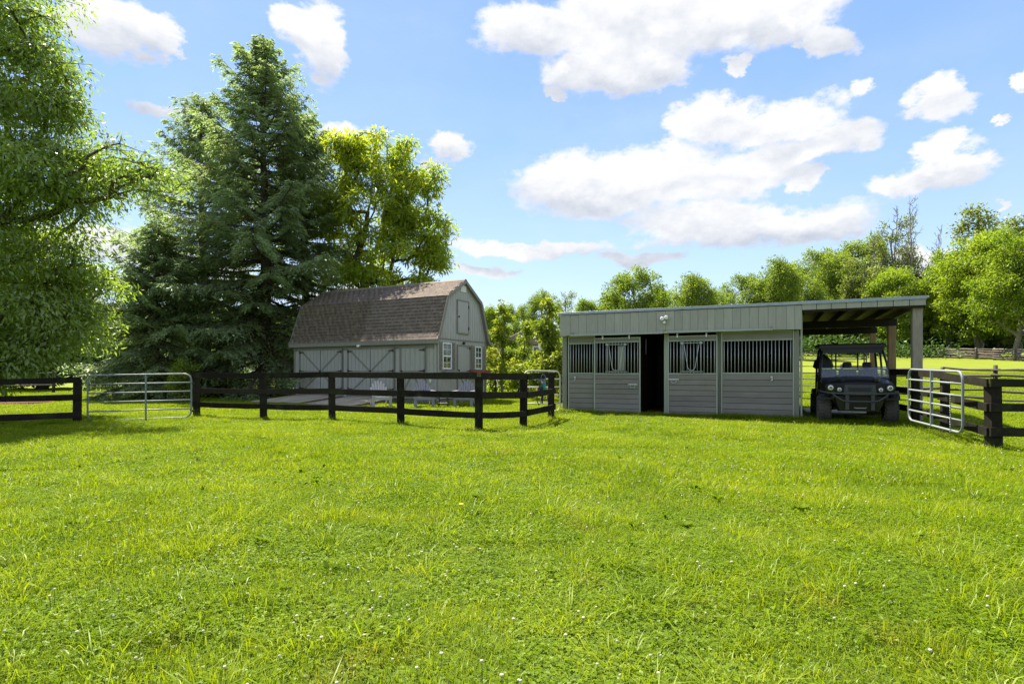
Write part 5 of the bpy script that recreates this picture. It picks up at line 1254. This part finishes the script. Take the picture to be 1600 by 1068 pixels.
BG = [ # kind, px, Z, top py, half width px, label
 ('round', 992, 76, 412, 52, 'rounded green maple rising above the left part of the stable roof'),
 ('round_b', 1084, 72, 427, 50, 'rounded green maple above the middle of the stable roof, right of the tallest rounded one'),
 ('bright', 1036, 88, 445, 30, 'small tree in the dip between the two rounded maples'),
 ('round', 1160, 80, 420, 40, 'low rounded tree just right of the middle maple'),
 ('round_b', 1214, 76, 402, 42, 'leafy tree above the right part of the stable roof'),
 ('round', 1276, 80, 380, 46, 'dark leafy tree at the start of the lean-to roof'),
 ('round_b', 1330, 84, 364, 46, 'tall dark maple above the middle of the lean-to roof'),
 ('poplar', 1352, 70, 400, 34, 'pale green poplar in front of the tall dark maple'),
 ('poplar', 1392, 76, 338, 34, 'thin-topped poplar left of the bare snag'),
 ('bright', 1398, 66, 412, 40, 'low bright tree behind the outer post of the lean-to'),
 ('poplar', 1448, 84, 395, 26, 'sparse poplar just right of the bare snag'),
 ('bright_b', 1482, 72, 384, 40, 'bright tree with a pale trunk, leftmost of the big group at the right'),
 ('tall', 1528, 78, 322, 42, 'tallest tree of the right-hand group, open-topped'),
 ('bright', 1530, 68, 358, 50, 'full bright tree in front of the tallest one at the right'),
 ('tall', 1588, 76, 340, 40, 'open-topped tall tree at the right edge of the photo'),
 ('bright_b', 1590, 64, 350, 54, 'full bright tree at the right edge, behind the cedar rail fence'),
 ('bright_b', 1450, 88, 425, 34, 'bright tree filling the gap low behind the bare snags'),
 ('bright', 1560, 90, 372, 44, 'bright tree between the two tall open-topped ones at the right'),
 ('round', 1246, 94, 402, 36, 'green tree between two leafy crowns above the right end of the stable'),
 ('bright', 1690, 68, 340, 60, 'bright tree just beyond the right edge'),
 ('round', 1345, 98, 440, 60, 'dark tree in the gap beneath the lean-to roof, behind the inner posts'),
 ('dark', 1285, 96, 455, 60, 'dark evergreen seen under the lean-to roof above the vehicle'),
 ('dark', 1440, 96, 478, 50, 'dark evergreen low behind the bright trees, right of the outer post'),
 ('dark', 1545, 92, 480, 60, 'dark evergreen in the shade behind the pale trunks at the right'),
 ('round', 848, 80, 446, 30, 'green tree behind the house, tallest between the shed and the stable'),
 ('poplar', 884, 86, 452, 24, 'grey-green poplar behind the left corner of the stable roof'),
 ('bright', 922, 78, 462, 30, 'bright low tree above the left end of the stable roof'),
 ('round_b', 952, 84, 452, 28, 'green tree filling in left of the rounded maple'),
 ('bright', 766, 60, 474, 26, 'bright tree just right of the shed gable'),
 ('round', 806, 78, 466, 30, 'green tree behind the saplings and left of the house'),
 ('round_b', 905, 60, 500, 40, 'green tree low behind the house, beside the stable wall'),
 ('round', 740, 74, 480, 40, 'green tree hidden behind the shed gable'),
 ('dark', 60, 42, 400, 120, 'dark evergreen behind the overhanging leafy tree'),
 ('dark', 170, 46, 465, 80, 'dark evergreen right of the leafy tree, above the left-hand gate'),
 ('dark', 262, 48, 440, 70, 'dark evergreen between the leafy tree and the spruces'),
 ('dark', -60, 40, 380, 120, 'dark evergreen at the far left beyond the frame edge'),
 ('round', 360, 62, 470, 90, 'leafy tree far behind the spruces'),
 ('round_b', 455, 60, 480, 60, 'leafy tree far behind the left end of the shed'),
 ('bright', 560, 58, 470, 80, 'green tree hidden behind the shed roof'),
 ('round_b', 660, 62, 470, 70, 'green tree behind the ridge of the shed'),
]
SPREAD = {'round': 3.9, 'round_b': 3.8, 'bright': 3.2, 'bright_b': 3.4, 'poplar': 2.4, 'tall': 2.1, 'dark': 3.0}
TOPS = {'round': 9.8, 'round_b': 9.8, 'bright': 9.9, 'bright_b': 9.6, 'poplar': 10.1, 'tall': 10.3, 'dark': 9.4}
rb = random.Random(5)
for kind, px, Z, py, hw, lab in BG:
    if px >= 1440: Z = max(Z, 61.5 * FPX / (px - 800) + 3 + (Z - 64) * .5)
    elif px > 1250: Z = max(Z, Z + 24)
    x = PX(px, Z); g = gz(x, Z); H = PZ(py, Z) - g; sz_ = H / TOPS[kind]; sx_ = hw * Z / FPX / SPREAD[kind] * (1.22 if px > 1140 else 1.1 if px > 700 else 1)
    add_tree({'round': 'maple_tree', 'round_b': 'maple_tree', 'bright': 'broadleaf_tree', 'bright_b': 'broadleaf_tree', 'poplar': 'poplar_tree', 'tall': 'poplar_tree', 'dark': 'evergreen_tree'}[kind], lab, 'tree', (x, Z, g - .1), PR[kind], 'trees beyond the pasture' if px > 700 else 'trees behind the shed and the gate', rb.uniform(0, 6.28), (sx_, sx_, sz_))
# bare snags
def snag(label, px, Z, py, seed, lean=0.0):
    Z += 26
    rng = np.random.default_rng(seed); x = PX(px, Z); g = gz(x, Z); H = PZ(py, Z) - g; segs = []; prev = np.array([0, 0, -.2]); pts = [prev]; k = 16
    for i in range(1, k + 1):
        p = np.array([lean * (i / k) ** 2 * H + rng.normal(0, .10), rng.normal(0, .1), H * i / k]); segs.append((prev, p, .26 * (1 - (i - 1) / k) + .02, .26 * (1 - i / k) + .02)); pts.append(p); prev = p
    def br(p, d, L_, r, dep):
        q = p; n = 4
        for i in range(n):
            d = unit(d + rng.normal(0, .16, 3) + np.array([0, 0, .12])); e = q + d * L_ / n; segs.append((q, e, r * (1 - i / n) + .012, r * (1 - (i + 1) / n) + .012)); q = e
            if dep and rng.random() < .75: br(q, unit(d + rng.normal(0, .5, 3)), L_ * .5, r * .6, dep - 1)
    for i in range(6, k):
        for _ in range(2):
            a = rng.uniform(0, 6.28); br(pts[i], unit(np.array([math.cos(a) * .6, math.sin(a) * .6, .9])), H * .16 * (1.25 - i / k), .05, 2)
    T = empty('dead_tree', (x, Z, g), 0, label, 'dead tree'); link('trunk', edges_mesh('trunk', segs, BARK_PALE, 5), T)
snag('bare dead tree with a pale trunk, tallest of the snags behind the lean-to post', 1426, 70, 306, 91, -.02)
snag('bare dead tree leaning among the poplar, left of the tallest snag', 1396, 74, 322, 92, .03)
snag('bare forked dead tree right of the tallest snag', 1458, 76, 352, 93, .06)
snag('short dead stem poking out left of the poplar top', 1366, 74, 360, 94)

# --- far wood that reads as one mass behind everything
def far_wood():
    rng = np.random.default_rng(7); Ps = []; Sz = []
    for (x0, x1, y, h, n, sz) in ((-170, -25, 85, 11, 15000, .7), (-40, 60, 125, 13, 15000, .7), (30, 190, 150, 13, 18000, .7), (25, 150, 118, 6, 75000, .36), (-150, 60, 82, 4.0, 24000, .42)):
        x = rng.uniform(x0, x1, n); yy = y + rng.normal(0, 3.5, n); Sz.append(np.full(n, sz)); top = h * (.72 + .2 * np.sin(x * .31) + .14 * np.sin(x * .83 + 1)); z = top * rng.uniform(0, 1, n) ** .7 + ground_z(x, yy); Ps.append(np.stack([x, yy, z], -1))
    P = np.concatenate(Ps); n = len(P); A = rng.normal(0, 1, (n, 3)); N_ = rng.normal(0, .6, (n, 3)); N_[:, 2] += .8
    V, F = leaf_quads(P, A, N_, rng.uniform(.6, 1.4, n) * np.concatenate(Sz), rng.uniform(.4, .9, n) * np.concatenate(Sz))
    tag(link('far_wood', np_mesh('far_wood', V, F, mat=L_DARK, tint=np.repeat(rng.uniform(0, 1, n), 4))), 'green wood closing the horizon behind the pasture and the shed', 'wood', kind='stuff')
far_wood()
# red mulch under the left tree
def mulch():
    rng = np.random.default_rng(3); m = MB(); n = 28; cx, cy = -21.0, 22.5
    ring = lambda k, z: [(cx + k * (2.6 + .25 * math.sin(3 * t)) * math.cos(t), cy + k * 1.5 * math.sin(t), z) for t in [i * 2 * math.pi / n for i in range(n)]]
    m.loft([ring(1, -.02), ring(.9, .10), ring(.5, .2), ring(.1, .22)], smooth=True); o = m.build('mulch_bed', MULCH); tag(o, kind='stuff'); tag(o, 'red bark mulch mound beneath the overhanging tree at the left edge', 'mulch')
mulch()
# ------------------------------------------------------------------ lawn
def blades(rng, n, size, h, w, lean, flop=0.0, h_sd=.35):
    """one patch of grass blades, each with five points"""
    x, y = rng.uniform(0, size, n), rng.uniform(0, size, n); a = rng.uniform(0, 2 * np.pi, n); L_ = h * np.clip(rng.normal(1, h_sd, n), .35, 2.2)
    le = lean * rng.uniform(.1, 1.3, n) + flop * (rng.random(n) < .2); d = np.stack([np.cos(a), np.sin(a), 0 * a], -1); s = np.stack([-np.sin(a + rng.normal(0, .6, n)), np.cos(a), 0 * a], -1)
    b = np.stack([x, y, 0 * x], -1) - [size / 2, size / 2, .01]; ww = (w * rng.uniform(.6, 1.3, n))[:, None]
    mid = b + d * (L_ * le * .3)[:, None] + np.array([0, 0, 1.]) * (L_ * .62)[:, None]
    tip = b + d * (L_ * le)[:, None] + np.array([0, 0, 1.]) * (L_ * np.sqrt(np.clip(1 - (le * .75) ** 2, .12, 1)))[:, None]
    V = np.stack([b - s * ww / 2, b + s * ww / 2, mid + s * ww * .42, mid - s * ww * .42, tip], 1).reshape(-1, 3)
    k = np.arange(n)[:, None] * 5
    return V, k + np.array([[0, 1, 2, 3]]), k + np.array([[3, 2, 4]]), rng.uniform(0, 1, n)
def patch_mesh(name, rng, size, n, h, w, lean, flop, mat):
    V, F4, F3, t = blades(rng, n, size, h, w, lean, flop); t = t ** 1.3
    return np_mesh(name, V, F4, F3, mat, np.repeat(t, 5))
def clover_mesh(name, rng, size, n, lo, hi, r):
    x, y = rng.uniform(-size / 2, size / 2, n), rng.uniform(-size / 2, size / 2, n); z = rng.uniform(lo, hi, n); P = np.stack([x, y, z], -1); th = rng.uniform(0, 6.28, n); tl = rng.normal(0, .35, (n, 3)); tl[:, 2] = 1
    Vs, Fs, Ts = [], [], []; k0 = 0; tint = rng.uniform(0, 1, n)
    for k in range(3):
        a = th + k * 2.094; A = np.stack([np.cos(a), np.sin(a), .15 + 0 * a], -1); A = A - tl * (A * tl).sum(-1, keepdims=True) * .5
        V, F = leaf_quads(P, A, tl, r * rng.uniform(.8, 1.25, n), r * .95 * np.ones(n), .15); Vs.append(V); Fs.append(F + k0); k0 += len(V); Ts.append(np.repeat(tint, 4))
    return np_mesh(name, np.concatenate(Vs), np.concatenate(Fs), mat=CLOVER, tint=np.concatenate(Ts))
def join_np(name, meshes):
    """two meshes kept with their own materials"""
    import bmesh
    bm = bmesh.new(); mats = []
    for me in meshes: mats.append(me.materials[0])
    out = bpy.data.meshes.new(name); Vs, T, off, lv, ls, mi = [], [], 0, [], [], []; lo = 0
    for j, me in enumerate(meshes):
        nv = len(me.vertices); v = np.empty(nv * 3, np.float32); me.vertices.foreach_get('co', v); Vs.append(v)
        t = np.empty(nv, np.float32); me.attributes['tint'].data.foreach_get('value', t); T.append(t)
        l_ = np.empty(len(me.loops), np.int32); me.loops.foreach_get('vertex_index', l_); lv.append(l_ + off)
        s = np.empty(len(me.polygons), np.int32); me.polygons.foreach_get('loop_start', s); ls.append(s + lo); mi.append(np.full(len(s), j, np.int32)); off += nv; lo += len(l_)
    V = np.concatenate(Vs); out.vertices.add(off); out.vertices.foreach_set('co', V); out.loops.add(lo); out.loops.foreach_set('vertex_index', np.concatenate(lv)); s = np.concatenate(ls); out.polygons.add(len(s)); out.polygons.foreach_set('loop_start', s); out.polygons.foreach_set('material_index', np.concatenate(mi))
    a = out.attributes.new('tint', 'FLOAT', 'POINT'); a.data.foreach_set('value', np.concatenate(T)); out.update(calc_edges=True)
    for m in mats: out.materials.append(m)
    bm.free(); return out

def scatter(name, pts, rots, scales, idx, protos, label, cat='grass'):
    """one object: geometry nodes put the prototype patches on its points"""
    src = bpy.data.collections.new(name + '_source')
    for i, me in enumerate(protos): o = bpy.data.objects.new('%s_patch_%02d' % (name, i), me); src.objects.link(o)
    me = bpy.data.meshes.new(name); me.vertices.add(len(pts)); me.vertices.foreach_set('co', np.asarray(pts, np.float32).ravel())
    for nm, ty, dat, fld in (('rot', 'FLOAT_VECTOR', rots, 'vector'), ('scl', 'FLOAT_VECTOR', scales, 'vector')):
        a = me.attributes.new(nm, ty, 'POINT'); a.data.foreach_set(fld, np.asarray(dat, np.float32).ravel())
    a = me.attributes.new('pick', 'INT', 'POINT'); a.data.foreach_set('value', np.asarray(idx, np.int32))
    me.update(); ob = link(name, me)
    ng = bpy.data.node_groups.new(name + '_scatter', 'GeometryNodeTree')
    ng.interface.new_socket('Geometry', in_out='INPUT', socket_type='NodeSocketGeometry'); ng.interface.new_socket('Geometry', in_out='OUTPUT', socket_type='NodeSocketGeometry')
    N, L = ng.nodes, ng.links; gi, go = N.new('NodeGroupInput'), N.new('NodeGroupOutput')
    ci = N.new('GeometryNodeCollectionInfo'); ci.inputs['Collection'].default_value = src; ci.inputs['Separate Children'].default_value = True; ci.inputs['Reset Children'].default_value = True
    ip = N.new('GeometryNodeInstanceOnPoints'); ip.inputs['Pick Instance'].default_value = True
    def na(n_, ty):
        a = N.new('GeometryNodeInputNamedAttribute'); a.data_type = ty; a.inputs['Name'].default_value = n_; return a.outputs['Attribute']
    L.new(gi.outputs[0], ip.inputs['Points']); L.new(ci.outputs[0], ip.inputs['Instance']); L.new(na('pick', 'INT'), ip.inputs['Instance Index'])
    e2r = N.new('FunctionNodeEulerToRotation'); L.new(na('rot', 'FLOAT_VECTOR'), e2r.inputs[0]); L.new(e2r.outputs[0], ip.inputs['Rotation']); L.new(na('scl', 'FLOAT_VECTOR'), ip.inputs['Scale'])
    L.new(ip.outputs[0], go.inputs[0])
    md = ob.modifiers.new('scatter', 'NODES'); md.node_group = ng
    return tag(ob, label, cat, kind='stuff')

def in_building(x, y, m=0.0):
    r = np.zeros(len(x), bool)
    for (ox, oy, ux, uy, L_, D_) in ((STX, STY, SUX, SUY, 6.5, 6.5), (-9.78, 25.6, .886, -.463, 7.77, 3.73)):
        dx, dy = x - ox, y - oy; a = dx * ux + dy * uy; b = -dx * uy + dy * ux; r |= (a > m) & (a < L_ - m) & (b > m) & (b < D_ - m)
    return r
def tiles(y0, y1, s, marg=3.0, k=.95):
    X, Y = [], []
    y = y0 + s / 2
    while y < y1:
        w = k * (y + s / 2) + marg; n = int(math.ceil(w / s)); xs = (np.arange(-n, n) + .5) * s; X.append(xs); Y.append(np.full(len(xs), y)); y += s
    return np.concatenate(X), np.concatenate(Y)
def place(x, y, rng, s_h=(.9, 1.1), quarter=True):
    n = len(x); z = ground_z(x, y); e = .2; gx = (ground_z(x + e, y) - ground_z(x - e, y)) / (2 * e); gy_ = (ground_z(x, y + e) - ground_z(x, y - e)) / (2 * e)
    rz = rng.integers(0, 4, n) * (np.pi / 2) if quarter else rng.uniform(0, 6.28, n)
    # tilt with the slope, expressed in the turned frame
    tx = np.arctan(gy_); ty = -np.arctan(gx); c, s = np.cos(rz), np.sin(rz); rot = np.stack([tx * c + ty * s, -tx * s + ty * c, rz], -1)
    big = .5 + .5 * np.sin(x * .9 + 1.7 * np.sin(y * .6)) * np.cos(y * .8 + x * .3)
    h = s_h[0] + (s_h[1] - s_h[0]) * (.6 * big + .4 * rng.uniform(0, 1, n))
    return np.stack([x, y, z], -1), rot, np.stack([np.ones(n), np.ones(n), h], -1)
def lawn():
    rng = np.random.default_rng(77); P, Rr, S, I = [], [], [], []; protos = []
    def band(y0, y1, size, variants, s_h):
        x, y = tiles(y0, y1, size); k = ~in_building(x, y, .35 if size < 1.5 else .6); x, y = x[k], y[k]; p, r, s = place(x, y, rng, s_h); P.append(p); Rr.append(r); S.append(s); I.append(len(protos) + rng.integers(0, len(variants), len(x))); protos.extend(variants)
    near = []
    for v in range(6):
        cl = [520, 1050, 300, 820, 160, 640][v]; nb = [1150, 700, 1500, 900, 1700, 1100][v]
        near.append(join_np('lawn_near', [patch_mesh('b', rng, .52, nb, .060, .0034, .75, .5, GRASS), clover_mesh('c', rng, .52, int(cl * 1.3), .015, .05, .0105)]))
    band(.5, 6.0, .5, near, (.65, 1.2))
    midp = []
    for v in range(5):
        cl = [1300, 500, 900, 1700, 300][v]; midp.append(join_np('lawn_mid', [patch_mesh('b', rng, 1.03, [3400, 4200, 3800, 3000, 4400][v], .062, .0055, .75, .5, GRASS), clover_mesh('c', rng, 1.03, int(cl * 1.3), .015, .045, .014)]))
    band(6.0, 17.0, 1.0, midp, (.65, 1.2))
    farp = [patch_mesh('lawn_far', rng, 1.04, 2300, .062, .011, .7, .3, GRASS) for _ in range(4)]
    band(17.0, 46.0, 1.0, farp, (.6, 1.1))
    scatter('lawn_grass', np.concatenate(P), np.concatenate(Rr), np.concatenate(S), np.concatenate(I), protos, 'bright green mown grass and clover covering the paddock')
    # tufts of longer, coarser grass
    tuf = []
    for v in range(5):
        n = [70, 110, 60, 90, 130][v]; V, F4, F3, t = blades(rng, n, .22, [.12, .10, .15, .11, .09][v], .0046, 1.0, .4, .3); V = V.reshape(n, 5, 3); c = V[:, :2].mean(1); V[:, 2:4, :2] += (c[:, None, :2]) * .35; V[:, 4, :2] += c[:, :2] * .9
        tuf.append(np_mesh('tuft', V.reshape(-1, 3), F4, F3, GRASS, np.repeat(np.clip(t * .6 + [0, .25, .1, .35, .15][v], 0, 1), 5)))
    n = 1300; y = 1.2 + 17 * rng.uniform(0, 1, n) ** .8; x = rng.uniform(-1, 1, n) * (.95 * y + 1.5)
    keep = rng.uniform(0, 1, n) < (.35 + .65 * sstep(.1, .8, .5 + .5 * np.sin(x * 1.3 + 2) * np.cos(y * 1.1))); x, y = x[keep], y[keep]; k = ~in_building(x, y, -.1); x, y = x[k], y[k]
    # growth against the stable front, posts and shed
    bx, by = [], []
    for i in range(330):
        s = rng.uniform(-.1, 6.6); w = stable_world(s, -rng.uniform(.03, .30) ** 1.0); bx.append(w[0]); by.append(w[1])
    for i in range(130):
        w = stable_world(rng.uniform(6.5, 9.6), -rng.uniform(-.1, .9)); bx.append(w[0]); by.append(w[1])
    for (px_, py_) in [(-8.72, 15.75), (-6.68, 15.3), (-4.52, 14.3), (-2.6, 13.3), (-.70, 12.05), (.26, 12.85), (1.02, 14.85), (-10.15, 13.3), (8.45, 10.0), (8.79, 11.6), (9.7, 13.7), (9.3, 12.95)]:
        for i in range(7): a = rng.uniform(0, 6.28); bx.append(px_ + .16 * math.cos(a)); by.append(py_ + .16 * math.sin(a))
    nb = len(bx); x = np.concatenate([x, bx]); y = np.concatenate([y, by]); p, r, s = place(x, y, rng, (.7, 1.25), False)
    s[:, :2] *= rng.uniform(.7, 1.4, len(x))[:, None]; s[-nb:, 2] *= 1.0
    scatter('tall_grass', p, r, s, rng.integers(0, 5, len(x)), tuf, 'longer grass tufts in the paddock and along the foot of the stable and posts')
    # broad-leaved weeds
    wd = []
    for v in range(3):
        n = 16; a = rng.uniform(0, 6.28, n); P_ = np.zeros((n, 3)); P_[:, 2] = .01; A = np.stack([np.cos(a), np.sin(a), rng.uniform(.15, 1.1, n)], -1); N_ = np.tile([0, 0, 1.], (n, 1)) + .3 * A; V, F = leaf_quads(P_, A, N_, rng.uniform(.05, .10, n), rng.uniform(.018, .034, n), .2); wd.append(np_mesh('weed', V, F, mat=CLOVER, tint=np.repeat(rng.uniform(0, .7, n), 4)))
    n = 170; y = 1.3 + 15 * rng.uniform(0, 1, n); x = rng.uniform(-1, 1, n) * (.95 * y + 1)
    bx = [stable_world(rng.uniform(0, 9), -rng.uniform(.1, .5)) for _ in range(50)]; x = np.concatenate([x, [b[0] for b in bx]]); y = np.concatenate([y, [b[1] for b in bx]]); k = ~in_building(x, y, -.05); x, y = x[k], y[k]
    p, r, s = place(x, y, rng, (.8, 1.5), False); s[:, :2] = s[:, 2:3] * rng.uniform(.6, 1.3, len(x))[:, None]
    scatter('broadleaf_weeds', p, r, s, rng.integers(0, 3, len(x)), wd, 'low broad-leaved weeds scattered through the grass', 'weeds')
    # white clover heads
    fl = []
    for v in range(3):
        m = MB(); hgt = [.065, .08, .07][v]; m.tube([(0, 0, 0), (.004, .002, hgt)], .0012, 4); me1 = m.mesh('stem', CLOVER)
        m = MB(); m.lathe([(0, .001), (.002, .005), (.006, .0064), (.010, .005), (.012, .001)], (.004, .002, hgt - .004), 'z', 8); me2 = m.mesh('clover_head', FLOWER)
        for q in (me1, me2): q.attributes.new('tint', 'FLOAT', 'POINT')
        fl.append(join_np('clover_flower', [me1, me2]))
    n = 3600; y = 1.3 + 15 * rng.uniform(0, 1, n) ** .85; x = rng.uniform(-1, 1, n) * (.95 * y + 1)
    dens = .22 + .78 * sstep(.45, .9, .5 + .5 * np.sin(x * .8 - .6) * np.cos(y * .9 + .4)) * sstep(-4, 3, x) + .25 * sstep(.7, .95, .5 + .5 * np.sin(x * 1.7) * np.cos(y * 1.3))
    k = (rng.uniform(0, 1, n) < dens) & ~in_building(x, y, -.1); x, y = x[k], y[k]; p, r, s = place(x, y, rng, (.8, 1.25), False); s[:, :2] = rng.uniform(.8, 1.35, len(x))[:, None] * (1 + .35 * sstep(5, 13, y))[:, None]
    scatter('clover_flowers', p, r, s, rng.integers(0, 3, len(x)), fl, 'small white clover heads dotted over the lawn', 'flowers')
lawn()
def ball(name, mat, x, y, r, label, cat):
    o = MB().lathe([(0, .001), (r * .3, r), (r * .55, r * .9), (r * .7, .001)], (0, 0, 0), 'z', 12).build(name, mat, None, (x, y, gz(x, y) + .07)); tag(o, label, cat)
ball('dandelion_flower', DANDY, PX(721, 4.9), 4.9, .022, 'single yellow dandelion flower in the middle of the lawn', 'flower')
